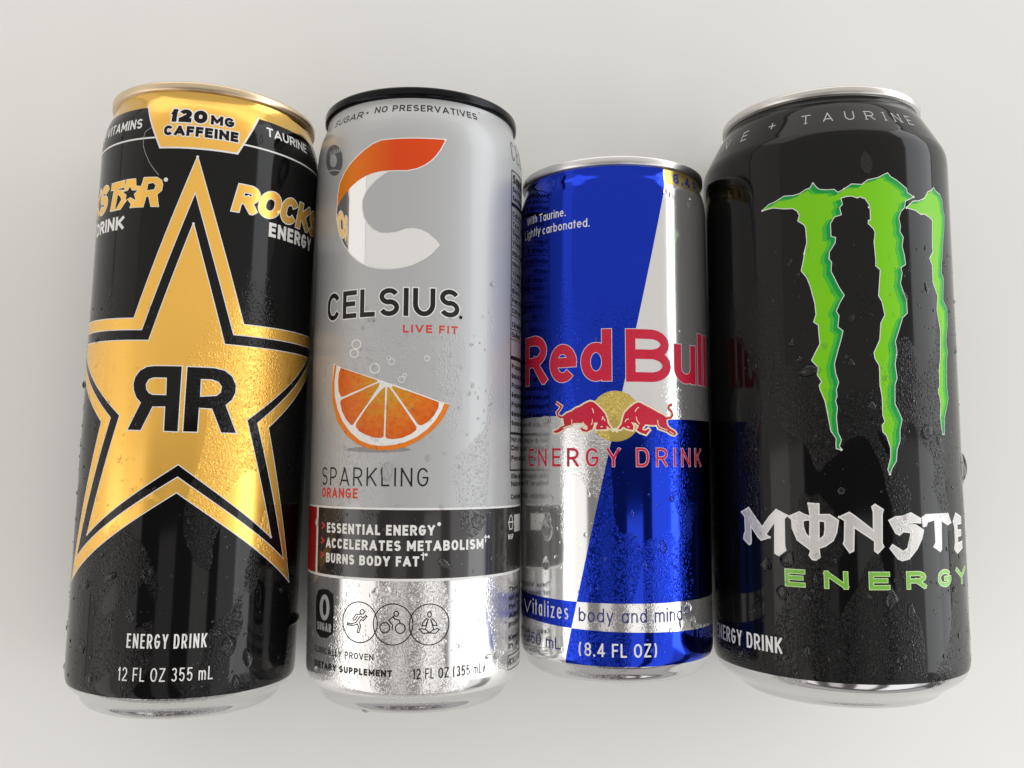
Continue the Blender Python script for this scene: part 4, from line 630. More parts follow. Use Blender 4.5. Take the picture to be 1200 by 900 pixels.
  ('poly','bull_emblem','cream',3,[[(1.27,70.82),(0.27,70.37),(-1.06,69.28),(-2.16,68.08),(-2.61,66.78),(-2.95,65.26),(-3.93,63.91),(-3.24,63.91),(-2.52,64.61),(-1.88,64.13),(-0.14,63.74),(0.09,64.61),(-0.44,65.69),(0.54,65.57),(1.49,64.84),(0.86,63.75),(1.74,63.15),(3.32,62.64),(4.3,63.77),(3.98,64.16),(3.1,63.59),(2.31,63.87),(2.43,64.41),(3.23,65.24),(4.73,65.04),(6.28,65.1),(6.76,64.19),(8.88,63.61),(10.45,62.76),(11.55,62.51),(12.18,63.01),(11.57,63.66),(10.2,64.25),(9.42,64.93),(9.12,65.92),(9.32,66.91),(8.43,67.55),(6.69,68.34),(4.79,69.27),(2.95,70.14),(2.05,70.67)]],{'grow': 0.4}),
  ('stroke','bull_emblem','cream',3,1.0,[[(11.0,70.52),(10.04,70.09),(9.84,69.45),(10.77,68.59),(11.03,67.72),(10.39,66.97),(9.24,66.9)]],{}),
  ('poly','bull_emblem','crimson',4,[[(1.27,70.82),(0.27,70.37),(-1.06,69.28),(-2.16,68.08),(-2.61,66.78),(-2.95,65.26),(-3.93,63.91),(-3.24,63.91),(-2.52,64.61),(-1.88,64.13),(-0.14,63.74),(0.09,64.61),(-0.44,65.69),(0.54,65.57),(1.49,64.84),(0.86,63.75),(1.74,63.15),(3.32,62.64),(4.3,63.77),(3.98,64.16),(3.1,63.59),(2.31,63.87),(2.43,64.41),(3.23,65.24),(4.73,65.04),(6.28,65.1),(6.76,64.19),(8.88,63.61),(10.45,62.76),(11.55,62.51),(12.18,63.01),(11.57,63.66),(10.2,64.25),(9.42,64.93),(9.12,65.92),(9.32,66.91),(8.43,67.55),(6.69,68.34),(4.79,69.27),(2.95,70.14),(2.05,70.67)]],{}),
  ('stroke','bull_emblem','crimson',4,0.5,[[(11.0,70.52),(10.04,70.09),(9.84,69.45),(10.77,68.59),(11.03,67.72),(10.39,66.97),(9.24,66.9)]],{}),
  ('stroke','bull_emblem','cream',5,0.22,[[(0.47,68.42),(0.92,69.18),(1.48,69.58)],[(-2.08,65.8),(-1.75,66.45),(-1.13,66.56)],[(0.78,67.11),(0.99,66.14),(1.65,65.27)],[(6.54,66.31),(6.7,65.11),(7.37,64.42),(9.4,63.84)],[(-1.55,64.56),(-1.0,64.5)],[(2.42,64.08),(2.76,64.02)],[(10.06,63.52),(11.27,62.88)],[(-0.44,65.69),(0.21,65.37)]],{}),
  ('text','lettering','ENERGY DRINK','crimson',2,-32.37,22.68,54.47,4.75,0.62,{'gap': 0.42,'style': 'wide','outline': ('pale_edge',0.1)}),
  ('text','lettering','italizes','white',2,-30.33,-17.29,15.69,4.01,0.42,{'gap': 0.2}),
  ('text','lettering','V','white',2,-36.03,-31.26,15.55,3.45,0.42,{}),
  ('text','lettering','body and mind','blue_ink',2,-14.36,13.39,15.63,3.4,0.36,{'gap': 0.17}),
  ('stroke','registered_mark','blue_ink',2,0.3,[[(15.67,17.89),(15.63,18.12),(15.53,18.33),(15.36,18.5),(15.15,18.6),(14.92,18.64),(14.69,18.6),(14.48,18.5),(14.31,18.33),(14.21,18.12),(14.17,17.89),(14.21,17.66),(14.31,17.45),(14.48,17.28),(14.69,17.18),(14.92,17.14),(15.15,17.18),(15.36,17.28),(15.53,17.45),(15.63,17.66),(15.67,17.89)]],{}),
  ('text','lettering','250 mL','blue_ink',2,-33.91,-19.63,7.96,2.92,0.36,{'gap': 0.2}),
  ('text','lettering','(8.4 FL OZ)','white',2,-14.42,5.54,7.21,3.32,0.44,{'gap': 0.17}),
],
[
  ('poly','claw_emblem','white',1,[[(-28.61,126.32),(-26.8,127.47),(-25.24,127.77),(-22.8,128.88),(-20.49,128.66),(-18.78,128.91),(-17.36,129.74),(-16.25,130.03),(-15.53,131.12),(-14.88,130.16),(-14.09,129.39),(-12.47,129.1),(-10.58,129.06),(-9.66,128.2),(-7.86,129.11),(-8.0,129.12),(-6.32,130.2),(-3.83,129.99),(-2.37,131.14),(0.27,131.75),(1.81,132.53),(2.91,133.07),(3.65,132.18),(5.23,131.4),(6.85,130.35),(8.19,129.44),(8.32,128.43),(10.29,127.6),(7.68,126.32),(7.24,124.53),(6.17,123.57),(5.42,121.77),(5.82,119.76),(5.58,118.3),(6.51,116.9),(6.06,114.56),(6.62,112.27),(6.85,110.12),(6.74,109.97),(5.47,109.18),(5.73,107.75),(5.11,105.14),(5.97,102.59),(6.7,100.62),(6.73,97.76),(5.35,96.56),(4.25,93.68),(3.01,90.53),(3.36,87.99),(3.06,86.85),(3.16,86.99),(2.68,84.87),(3.09,81.36),(2.46,79.94),(2.24,75.04),(3.11,73.29),(3.98,71.2),(3.28,68.76),(3.16,65.98),(2.31,63.9),(1.99,61.13),(0.82,59.41),(0.29,58.03),(-0.1,59.07),(0.74,61.83),(0.84,64.25),(-0.11,67.37),(-0.97,68.24),(-1.08,69.8),(-0.33,70.67),(-0.8,72.24),(-0.79,76.78),(-1.21,79.58),(-1.19,84.49),(-2.18,86.25),(-2.37,87.66),(-0.83,90.77),(-0.36,95.02),(0.74,97.02),(0.15,100.43),(-0.66,101.85),(-0.2,106.14),(0.05,108.44),(-1.08,109.43),(-1.01,111.16),(-1.26,115.47),(-0.88,117.79),(-1.27,118.79),(-2.51,120.09),(-2.48,120.82),(-1.91,120.96),(-1.92,124.15),(-2.29,124.27),(-1.99,124.73),(-3.11,126.48),(-4.49,127.09),(-5.06,126.75),(-6.42,127.29),(-8.06,127.22),(-7.38,127.33),(-9.16,126.85),(-8.81,125.23),(-9.52,124.4),(-9.17,122.63),(-10.81,122.16),(-11.81,120.48),(-11.78,117.14),(-10.72,116.77),(-10.9,115.48),(-12.32,113.26),(-12.37,111.53),(-12.47,112.7),(-12.51,111.54),(-11.87,110.63),(-12.08,108.33),(-11.33,106.56),(-10.34,104.2),(-9.2,102.15),(-10.2,100.47),(-11.21,98.23),(-10.58,97.06),(-10.94,94.23),(-9.78,93.18),(-10.4,90.79),(-11.14,88.4),(-12.07,85.04),(-11.86,82.77),(-11.23,80.49),(-11.83,78.63),(-11.7,77.12),(-12.09,76.01),(-11.73,74.12),(-12.05,71.89),(-11.83,68.15),(-11.08,66.28),(-11.59,64.8),(-11.16,63.98),(-12.13,64.25),(-12.16,65.55),(-12.05,66.67),(-13.22,68.54),(-13.65,71.54),(-14.38,76.07),(-15.36,78.73),(-15.58,79.88),(-14.94,80.8),(-15.96,82.54),(-15.72,84.43),(-17.17,86.21),(-15.8,88.9),(-15.08,90.15),(-15.33,95.03),(-16.38,95.81),(-15.78,97.64),(-15.96,100.53),(-16.91,104.95),(-17.66,107.19),(-18.98,109.08),(-18.34,111.78),(-17.69,114.93),(-18.15,113.51),(-17.38,116.06),(-17.46,117.83),(-17.54,119.89),(-17.92,120.82),(-19.42,122.05),(-18.96,123.31),(-19.48,124.57),(-20.59,125.47),(-22.9,125.76),(-25.59,126.48),(-27.15,126.48)],[(8.12,124.6),(10.23,126.42),(12.2,126.65),(14.4,127.68),(15.93,129.55),(17.49,130.25),(18.65,131.12),(19.75,130.36),(21.98,129.9),(23.3,128.35),(23.44,126.25),(24.27,124.9),(23.65,121.45),(22.41,117.62),(21.1,112.03),(21.09,111.88),(20.48,109.12),(21.67,107.8),(20.73,102.05),(22.95,99.94),(22.86,96.08),(21.27,91.51),(22.02,88.93),(21.39,87.13),(21.03,83.82),(20.62,79.8),(21.13,76.92),(20.1,74.71),(18.76,72.15),(18.24,67.77),(17.58,67.83),(17.21,69.61),(16.88,71.74),(17.39,75.69),(16.48,78.53),(17.29,80.0),(17.28,83.78),(18.14,86.9),(18.34,89.24),(18.78,94.22),(17.57,99.08),(18.16,102.94),(16.37,106.27),(16.46,110.68),(15.47,112.27),(15.48,112.33),(16.98,114.13),(16.84,115.59),(17.39,122.48),(15.94,123.16),(14.13,123.65),(12.62,123.46),(10.87,124.28)]],{'grow': 0.2}),
  ('poly','claw_emblem','green',2,[[(-28.61,126.32),(-26.8,127.47),(-25.24,127.77),(-22.8,128.88),(-20.49,128.66),(-18.78,128.91),(-17.36,129.74),(-16.25,130.03),(-15.53,131.12),(-14.88,130.16),(-14.09,129.39),(-12.47,129.1),(-10.58,129.06),(-9.66,128.2),(-7.86,129.11),(-8.0,129.12),(-6.32,130.2),(-3.83,129.99),(-2.37,131.14),(0.27,131.75),(1.81,132.53),(2.91,133.07),(3.65,132.18),(5.23,131.4),(6.85,130.35),(8.19,129.44),(8.32,128.43),(10.29,127.6),(7.68,126.32),(7.24,124.53),(6.17,123.57),(5.42,121.77),(5.82,119.76),(5.58,118.3),(6.51,116.9),(6.06,114.56),(6.62,112.27),(6.85,110.12),(6.74,109.97),(5.47,109.18),(5.73,107.75),(5.11,105.14),(5.97,102.59),(6.7,100.62),(6.73,97.76),(5.35,96.56),(4.25,93.68),(3.01,90.53),(3.36,87.99),(3.06,86.85),(3.16,86.99),(2.68,84.87),(3.09,81.36),(2.46,79.94),(2.24,75.04),(3.11,73.29),(3.98,71.2),(3.28,68.76),(3.16,65.98),(2.31,63.9),(1.99,61.13),(0.82,59.41),(0.29,58.03),(-0.1,59.07),(0.74,61.83),(0.84,64.25),(-0.11,67.37),(-0.97,68.24),(-1.08,69.8),(-0.33,70.67),(-0.8,72.24),(-0.79,76.78),(-1.21,79.58),(-1.19,84.49),(-2.18,86.25),(-2.37,87.66),(-0.83,90.77),(-0.36,95.02),(0.74,97.02),(0.15,100.43),(-0.66,101.85),(-0.2,106.14),(0.05,108.44),(-1.08,109.43),(-1.01,111.16),(-1.26,115.47),(-0.88,117.79),(-1.27,118.79),(-2.51,120.09),(-2.48,120.82),(-1.91,120.96),(-1.92,124.15),(-2.29,124.27),(-1.99,124.73),(-3.11,126.48),(-4.49,127.09),(-5.06,126.75),(-6.42,127.29),(-8.06,127.22),(-7.38,127.33),(-9.16,126.85),(-8.81,125.23),(-9.52,124.4),(-9.17,122.63),(-10.81,122.16),(-11.81,120.48),(-11.78,117.14),(-10.72,116.77),(-10.9,115.48),(-12.32,113.26),(-12.37,111.53),(-12.47,112.7),(-12.51,111.54),(-11.87,110.63),(-12.08,108.33),(-11.33,106.56),(-10.34,104.2),(-9.2,102.15),(-10.2,100.47),(-11.21,98.23),(-10.58,97.06),(-10.94,94.23),(-9.78,93.18),(-10.4,90.79),(-11.14,88.4),(-12.07,85.04),(-11.86,82.77),(-11.23,80.49),(-11.83,78.63),(-11.7,77.12),(-12.09,76.01),(-11.73,74.12),(-12.05,71.89),(-11.83,68.15),(-11.08,66.28),(-11.59,64.8),(-11.16,63.98),(-12.13,64.25),(-12.16,65.55),(-12.05,66.67),(-13.22,68.54),(-13.65,71.54),(-14.38,76.07),(-15.36,78.73),(-15.58,79.88),(-14.94,80.8),(-15.96,82.54),(-15.72,84.43),(-17.17,86.21),(-15.8,88.9),(-15.08,90.15),(-15.33,95.03),(-16.38,95.81),(-15.78,97.64),(-15.96,100.53),(-16.91,104.95),(-17.66,107.19),(-18.98,109.08),(-18.34,111.78),(-17.69,114.93),(-18.15,113.51),(-17.38,116.06),(-17.46,117.83),(-17.54,119.89),(-17.92,120.82),(-19.42,122.05),(-18.96,123.31),(-19.48,124.57),(-20.59,125.47),(-22.9,125.76),(-25.59,126.48),(-27.15,126.48)],[(8.12,124.6),(10.23,126.42),(12.2,126.65),(14.4,127.68),(15.93,129.55),(17.49,130.25),(18.65,131.12),(19.75,130.36),(21.98,129.9),(23.3,128.35),(23.44,126.25),(24.27,124.9),(23.65,121.45),(22.41,117.62),(21.1,112.03),(21.09,111.88),(20.48,109.12),(21.67,107.8),(20.73,102.05),(22.95,99.94),(22.86,96.08),(21.27,91.51),(22.02,88.93),(21.39,87.13),(21.03,83.82),(20.62,79.8),(21.13,76.92),(20.1,74.71),(18.76,72.15),(18.24,67.77),(17.58,67.83),(17.21,69.61),(16.88,71.74),(17.39,75.69),(16.48,78.53),(17.29,80.0),(17.28,83.78),(18.14,86.9),(18.34,89.24),(18.78,94.22),(17.57,99.08),(18.16,102.94),(16.37,106.27),(16.46,110.68),(15.47,112.27),(15.48,112.33),(16.98,114.13),(16.84,115.59),(17.39,122.48),(15.94,123.16),(14.13,123.65),(12.62,123.46),(10.87,124.28)]],{}),
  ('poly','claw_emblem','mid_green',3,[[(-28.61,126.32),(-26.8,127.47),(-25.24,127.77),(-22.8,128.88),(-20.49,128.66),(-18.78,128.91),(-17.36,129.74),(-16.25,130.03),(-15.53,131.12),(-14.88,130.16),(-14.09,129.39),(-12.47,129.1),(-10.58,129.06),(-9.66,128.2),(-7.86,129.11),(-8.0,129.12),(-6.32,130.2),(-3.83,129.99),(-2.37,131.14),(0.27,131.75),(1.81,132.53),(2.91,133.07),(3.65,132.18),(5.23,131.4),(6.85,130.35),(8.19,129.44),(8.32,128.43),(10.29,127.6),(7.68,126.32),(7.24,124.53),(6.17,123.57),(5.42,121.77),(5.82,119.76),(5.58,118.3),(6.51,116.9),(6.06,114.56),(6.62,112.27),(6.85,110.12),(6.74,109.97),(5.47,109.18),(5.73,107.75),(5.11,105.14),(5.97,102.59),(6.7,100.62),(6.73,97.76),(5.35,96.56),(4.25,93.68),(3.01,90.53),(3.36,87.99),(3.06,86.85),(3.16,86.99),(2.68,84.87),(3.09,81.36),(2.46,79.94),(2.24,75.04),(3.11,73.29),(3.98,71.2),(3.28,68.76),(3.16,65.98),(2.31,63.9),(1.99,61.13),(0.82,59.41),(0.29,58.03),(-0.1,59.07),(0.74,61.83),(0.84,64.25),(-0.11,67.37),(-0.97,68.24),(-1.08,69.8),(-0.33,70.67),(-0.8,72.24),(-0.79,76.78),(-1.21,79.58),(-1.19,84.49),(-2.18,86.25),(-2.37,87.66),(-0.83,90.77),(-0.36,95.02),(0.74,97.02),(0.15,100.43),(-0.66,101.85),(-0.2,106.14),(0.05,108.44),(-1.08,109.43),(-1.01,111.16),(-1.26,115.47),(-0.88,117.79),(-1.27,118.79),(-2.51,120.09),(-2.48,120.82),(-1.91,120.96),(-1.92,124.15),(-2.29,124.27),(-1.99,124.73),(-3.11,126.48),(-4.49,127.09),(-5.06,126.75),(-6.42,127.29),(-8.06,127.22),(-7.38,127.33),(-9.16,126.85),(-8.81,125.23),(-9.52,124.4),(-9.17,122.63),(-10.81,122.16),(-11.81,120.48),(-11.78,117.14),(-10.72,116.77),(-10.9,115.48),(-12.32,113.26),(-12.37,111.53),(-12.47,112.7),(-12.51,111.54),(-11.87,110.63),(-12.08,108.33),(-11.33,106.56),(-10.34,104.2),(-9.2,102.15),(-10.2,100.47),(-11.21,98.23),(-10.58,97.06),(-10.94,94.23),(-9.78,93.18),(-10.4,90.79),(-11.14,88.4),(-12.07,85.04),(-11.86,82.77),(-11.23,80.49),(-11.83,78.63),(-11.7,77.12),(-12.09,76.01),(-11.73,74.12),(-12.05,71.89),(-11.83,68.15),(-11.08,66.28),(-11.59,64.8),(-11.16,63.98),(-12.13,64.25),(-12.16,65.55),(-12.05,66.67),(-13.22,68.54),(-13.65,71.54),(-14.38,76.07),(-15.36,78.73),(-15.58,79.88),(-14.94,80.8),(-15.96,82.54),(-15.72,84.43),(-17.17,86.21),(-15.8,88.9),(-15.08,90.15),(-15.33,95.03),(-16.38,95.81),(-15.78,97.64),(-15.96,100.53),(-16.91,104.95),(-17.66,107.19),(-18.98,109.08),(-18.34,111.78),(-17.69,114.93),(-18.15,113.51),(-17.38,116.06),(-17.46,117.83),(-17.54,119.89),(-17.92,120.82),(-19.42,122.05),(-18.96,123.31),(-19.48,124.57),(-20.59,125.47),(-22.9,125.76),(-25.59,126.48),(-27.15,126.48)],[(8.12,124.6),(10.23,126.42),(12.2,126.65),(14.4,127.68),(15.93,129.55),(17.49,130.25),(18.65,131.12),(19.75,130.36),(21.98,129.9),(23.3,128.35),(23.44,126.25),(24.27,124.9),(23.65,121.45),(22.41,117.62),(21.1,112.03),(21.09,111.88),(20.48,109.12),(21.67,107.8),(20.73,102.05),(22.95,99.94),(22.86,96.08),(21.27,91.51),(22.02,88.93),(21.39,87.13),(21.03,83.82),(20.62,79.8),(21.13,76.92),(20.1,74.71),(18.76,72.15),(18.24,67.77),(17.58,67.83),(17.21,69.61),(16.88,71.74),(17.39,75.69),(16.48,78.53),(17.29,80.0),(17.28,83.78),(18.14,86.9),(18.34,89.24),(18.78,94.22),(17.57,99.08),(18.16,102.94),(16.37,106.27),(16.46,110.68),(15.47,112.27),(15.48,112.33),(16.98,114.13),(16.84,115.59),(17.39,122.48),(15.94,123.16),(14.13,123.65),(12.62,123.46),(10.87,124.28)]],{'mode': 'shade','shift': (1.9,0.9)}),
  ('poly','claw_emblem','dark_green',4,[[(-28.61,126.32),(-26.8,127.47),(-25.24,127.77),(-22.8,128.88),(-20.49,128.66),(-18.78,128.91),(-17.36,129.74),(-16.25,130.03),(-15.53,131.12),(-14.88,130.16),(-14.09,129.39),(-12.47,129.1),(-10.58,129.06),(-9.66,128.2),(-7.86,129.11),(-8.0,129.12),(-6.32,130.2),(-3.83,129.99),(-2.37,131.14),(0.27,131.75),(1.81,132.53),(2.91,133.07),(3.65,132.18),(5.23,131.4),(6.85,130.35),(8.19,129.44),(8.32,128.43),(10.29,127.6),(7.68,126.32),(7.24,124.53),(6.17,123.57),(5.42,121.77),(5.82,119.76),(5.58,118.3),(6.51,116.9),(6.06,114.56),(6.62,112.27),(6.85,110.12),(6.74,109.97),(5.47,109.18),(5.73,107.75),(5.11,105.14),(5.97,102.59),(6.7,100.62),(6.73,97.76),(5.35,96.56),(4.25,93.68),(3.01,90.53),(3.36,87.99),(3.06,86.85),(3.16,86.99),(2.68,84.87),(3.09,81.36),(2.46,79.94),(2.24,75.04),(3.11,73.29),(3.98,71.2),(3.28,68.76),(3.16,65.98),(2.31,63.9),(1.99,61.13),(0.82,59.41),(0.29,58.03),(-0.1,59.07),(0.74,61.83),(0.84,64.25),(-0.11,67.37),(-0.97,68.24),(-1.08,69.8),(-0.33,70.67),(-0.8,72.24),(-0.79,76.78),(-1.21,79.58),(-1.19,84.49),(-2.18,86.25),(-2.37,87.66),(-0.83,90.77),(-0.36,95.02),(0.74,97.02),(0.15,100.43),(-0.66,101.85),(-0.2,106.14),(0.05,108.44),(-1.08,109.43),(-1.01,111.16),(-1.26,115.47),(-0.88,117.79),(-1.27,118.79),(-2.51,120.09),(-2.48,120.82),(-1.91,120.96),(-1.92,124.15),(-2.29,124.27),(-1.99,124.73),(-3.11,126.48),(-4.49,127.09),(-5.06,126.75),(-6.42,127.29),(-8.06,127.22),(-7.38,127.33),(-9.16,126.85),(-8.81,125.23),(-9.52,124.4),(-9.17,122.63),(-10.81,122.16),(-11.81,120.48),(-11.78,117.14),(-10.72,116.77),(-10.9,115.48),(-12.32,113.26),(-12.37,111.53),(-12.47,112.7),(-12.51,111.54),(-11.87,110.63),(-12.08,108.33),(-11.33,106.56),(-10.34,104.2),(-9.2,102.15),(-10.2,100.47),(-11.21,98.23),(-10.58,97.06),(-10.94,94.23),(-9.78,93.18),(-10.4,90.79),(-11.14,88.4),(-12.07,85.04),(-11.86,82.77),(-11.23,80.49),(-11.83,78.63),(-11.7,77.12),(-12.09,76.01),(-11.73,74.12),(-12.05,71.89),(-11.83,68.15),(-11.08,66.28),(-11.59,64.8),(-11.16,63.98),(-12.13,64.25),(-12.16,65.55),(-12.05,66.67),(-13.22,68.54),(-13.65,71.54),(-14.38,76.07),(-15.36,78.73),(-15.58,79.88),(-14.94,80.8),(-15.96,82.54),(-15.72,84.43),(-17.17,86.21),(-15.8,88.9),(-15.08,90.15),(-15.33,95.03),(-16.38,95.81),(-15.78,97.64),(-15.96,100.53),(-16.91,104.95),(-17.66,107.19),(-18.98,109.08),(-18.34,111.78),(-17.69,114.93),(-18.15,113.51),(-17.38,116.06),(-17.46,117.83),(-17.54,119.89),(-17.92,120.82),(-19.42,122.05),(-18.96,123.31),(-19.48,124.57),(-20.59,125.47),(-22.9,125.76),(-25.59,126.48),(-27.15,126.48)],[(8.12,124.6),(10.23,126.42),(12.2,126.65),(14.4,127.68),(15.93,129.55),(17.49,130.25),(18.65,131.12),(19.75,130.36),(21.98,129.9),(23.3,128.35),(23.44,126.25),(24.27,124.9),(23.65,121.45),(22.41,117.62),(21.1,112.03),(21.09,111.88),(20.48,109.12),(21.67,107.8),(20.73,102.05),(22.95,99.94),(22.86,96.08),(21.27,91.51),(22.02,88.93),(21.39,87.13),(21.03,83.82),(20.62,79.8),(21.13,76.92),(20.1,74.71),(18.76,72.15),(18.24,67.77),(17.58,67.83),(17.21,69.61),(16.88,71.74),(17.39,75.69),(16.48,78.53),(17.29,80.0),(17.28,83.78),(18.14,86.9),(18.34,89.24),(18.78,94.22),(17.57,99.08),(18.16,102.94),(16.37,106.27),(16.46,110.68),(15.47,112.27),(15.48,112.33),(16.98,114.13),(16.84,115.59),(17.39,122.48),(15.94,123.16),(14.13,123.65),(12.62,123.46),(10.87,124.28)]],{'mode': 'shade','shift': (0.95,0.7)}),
  ('poly','wordmark','white',1,[[(-38.08,47.94),(-35.61,49.17),(-31.44,44.34),(-29.37,47.02),(-27.35,48.95),(-24.61,47.62),(-25.37,46.75),(-25.44,39.98),(-25.18,39.01),(-27.01,37.63),(-28.01,38.13),(-27.75,46.23),(-30.49,42.67),(-29.47,41.96),(-31.89,41.16),(-32.73,41.82),(-35.08,44.72),(-35.06,40.8),(-35.16,40.07),(-35.75,39.73),(-37.58,41.06),(-37.38,42.1),(-36.9,43.01),(-36.96,46.82)],[(-24.04,47.36),(-21.45,48.56),(-20.22,47.9),(-18.74,47.52),(-19.18,50.71),(-16.76,50.61),(-16.85,47.97),(-14.34,48.02),(-12.42,46.68),(-12.91,43.78),(-13.76,41.84),(-15.64,40.42),(-17.11,39.95),(-16.91,37.76),(-17.87,37.03),(-18.67,37.13),(-19.31,38.07),(-18.87,39.19),(-19.39,39.72),(-22.08,41.69),(-23.26,44.58),(-23.34,46.68)],[(-12.0,47.51),(-9.74,48.63),(-8.46,47.68),(-4.21,44.2),(-4.08,48.78),(-4.39,50.02),(-3.69,50.56),(-1.81,49.32),(-2.13,48.37),(-2.41,41.28),(-2.03,40.46),(-3.46,38.98),(-4.12,39.52),(-4.03,41.83),(-8.81,45.21),(-9.15,39.48),(-9.95,39.06),(-11.31,41.08),(-11.02,41.9),(-10.78,46.7)],[(-0.37,46.72),(1.25,47.52),(3.03,47.64),(5.4,48.42),(8.15,46.99),(8.09,46.03),(6.42,46.21),(3.25,45.85),(3.09,45.58),(6.55,45.52),(8.87,44.22),(8.24,42.32),(6.76,39.9),(4.39,37.51),(2.55,37.15),(1.54,37.58),(-0.37,40.04),(0.23,40.85),(2.94,39.18),(4.2,39.97),(5.33,43.76),(3.17,44.08),(2.09,43.28),(1.22,43.7)],[(8.68,47.25),(9.98,47.91),(18.24,47.93),(19.45,45.77),(18.01,45.27),(15.16,46.5),(14.87,39.57),(14.38,38.9),(12.17,40.11),(12.84,41.05),(12.8,46.72),(10.25,46.25),(9.83,45.29),(8.92,45.18)],[(20.76,45.97),(22.44,47.87),(26.36,46.73),(26.36,45.21),(23.11,45.21),(23.11,43.54),(25.8,43.54),(25.8,42.17),(23.11,42.17),(23.11,40.27),(26.36,40.65),(26.36,39.13),(22.44,37.99),(20.87,39.13),(21.43,40.65),(21.43,44.45)],[(-20.68,46.49),(-19.17,46.81),(-18.86,46.4),(-19.1,42.09),(-20.1,43.3),(-20.65,44.95)],[(-16.89,46.59),(-15.44,46.48),(-15.37,44.55),(-15.69,42.89),(-17.05,41.75)]],{'mode': 'xor','grow': 0.22}),
  ('poly','wordmark','chrome_ink',2,[[(-38.08,47.94),(-35.61,49.17),(-31.44,44.34),(-29.37,47.02),(-27.35,48.95),(-24.61,47.62),(-25.37,46.75),(-25.44,39.98),(-25.18,39.01),(-27.01,37.63),(-28.01,38.13),(-27.75,46.23),(-30.49,42.67),(-29.47,41.96),(-31.89,41.16),(-32.73,41.82),(-35.08,44.72),(-35.06,40.8),(-35.16,40.07),(-35.75,39.73),(-37.58,41.06),(-37.38,42.1),(-36.9,43.01),(-36.96,46.82)],[(-24.04,47.36),(-21.45,48.56),(-20.22,47.9),(-18.74,47.52),(-19.18,50.71),(-16.76,50.61),(-16.85,47.97),(-14.34,48.02),(-12.42,46.68),(-12.91,43.78),(-13.76,41.84),(-15.64,40.42),(-17.11,39.95),(-16.91,37.76),(-17.87,37.03),(-18.67,37.13),(-19.31,38.07),(-18.87,39.19),(-19.39,39.72),(-22.08,41.69),(-23.26,44.58),(-23.34,46.68)],[(-12.0,47.51),(-9.74,48.63),(-8.46,47.68),(-4.21,44.2),(-4.08,48.78),(-4.39,50.02),(-3.69,50.56),(-1.81,49.32),(-2.13,48.37),(-2.41,41.28),(-2.03,40.46),(-3.46,38.98),(-4.12,39.52),(-4.03,41.83),(-8.81,45.21),(-9.15,39.48),(-9.95,39.06),(-11.31,41.08),(-11.02,41.9),(-10.78,46.7)],[(-0.37,46.72),(1.25,47.52),(3.03,47.64),(5.4,48.42),(8.15,46.99),(8.09,46.03),(6.42,46.21),(3.25,45.85),(3.09,45.58),(6.55,45.52),(8.87,44.22),(8.24,42.32),(6.76,39.9),(4.39,37.51),(2.55,37.15),(1.54,37.58),(-0.37,40.04),(0.23,40.85),(2.94,39.18),(4.2,39.97),(5.33,43.76),(3.17,44.08),(2.09,43.28),(1.22,43.7)],[(8.68,47.25),(9.98,47.91),(18.24,47.93),(19.45,45.77),(18.01,45.27),(15.16,46.5),(14.87,39.57),(14.38,38.9),(12.17,40.11),(12.84,41.05),(12.8,46.72),(10.25,46.25),(9.83,45.29),(8.92,45.18)],[(20.76,45.97),(22.44,47.87),(26.36,46.73),(26.36,45.21),(23.11,45.21),(23.11,43.54),(25.8,43.54),(25.8,42.17),(23.11,42.17),(23.11,40.27),(26.36,40.65),(26.36,39.13),(22.44,37.99),(20.87,39.13),(21.43,40.65),(21.43,44.45)],[(-20.68,46.49),(-19.17,46.81),(-18.86,46.4),(-19.1,42.09),(-20.1,43.3),(-20.65,44.95)],[(-16.89,46.59),(-15.44,46.48),(-15.37,44.55),(-15.69,42.89),(-17.05,41.75)]],{'mode': 'xor','grow': -0.12}),
  ('text','lettering','E','green_ink',2,-25.45,-20.65,30.31,4.03,0.85,{'style': 'wide','outline': ('pale_green',0.18)}),
  ('text','lettering','N','green_ink',2,-15.96,-10.69,30.31,4.03,0.85,{'style': 'wide','outline': ('pale_green',0.18)}),
  ('text','lettering','E','green_ink',2,-5.68,-0.91,30.31,4.03,0.85,{'style': 'wide','outline': ('pale_green',0.18)}),
  ('text','lettering','R','green_ink',2,3.57,8.93,30.31,4.03,0.85,{'style': 'wide','outline': ('pale_green',0.18)}),
  ('text','lettering','G','green_ink',2,13.13,18.25,30.31,4.03,0.85,{'style': 'wide','outline': ('pale_green',0.18)}),
  ('text','lettering','Y','green_ink',2,21.09,28.14,30.31,4.03,0.85,{'style': 'wide','outline': ('pale_green',0.18)}),
  ('text','lettering','T','grey_ink',1,-18.39,-15.79,147.7,2.9,0.3,{'serif': 1}),
  ('text','lettering','A','grey_ink',1,-12.48,-9.88,147.7,2.9,0.3,{'serif': 1}),
  ('text','lettering','U','grey_ink',1,-6.62,-4.02,147.7,2.9,0.3,{'serif': 1}),
  ('text','lettering','R','grey_ink',1,-0.98,1.62,147.7,2.9,0.3,{'serif': 1}),
  ('text','lettering','I','grey_ink',1,4.69,5.49,147.7,2.9,0.3,{'serif': 1}),
  ('text','lettering','N','grey_ink',1,7.76,10.36,147.7,2.9,0.3,{'serif': 1}),
  ('text','lettering','E','grey_ink',1,12.79,14.89,147.7,2.9,0.3,{'serif': 1}),
  ('text','lettering','+','grey_ink',1,-27.91,-25.81,148.4,2.0,0.3,{}),
  ('text','lettering','E','grey_ink',1,-37.26,-35.16,147.7,2.9,0.3,{'serif': 1}),
  ('text','lettering','N','grey_ink',1,-46.24,-43.64,147.7,2.9,0.3,{'serif': 1}),
  ('text','lettering','I','grey_ink',1,-51.14,-50.34,147.7,2.9,0.3,{'serif': 1}),
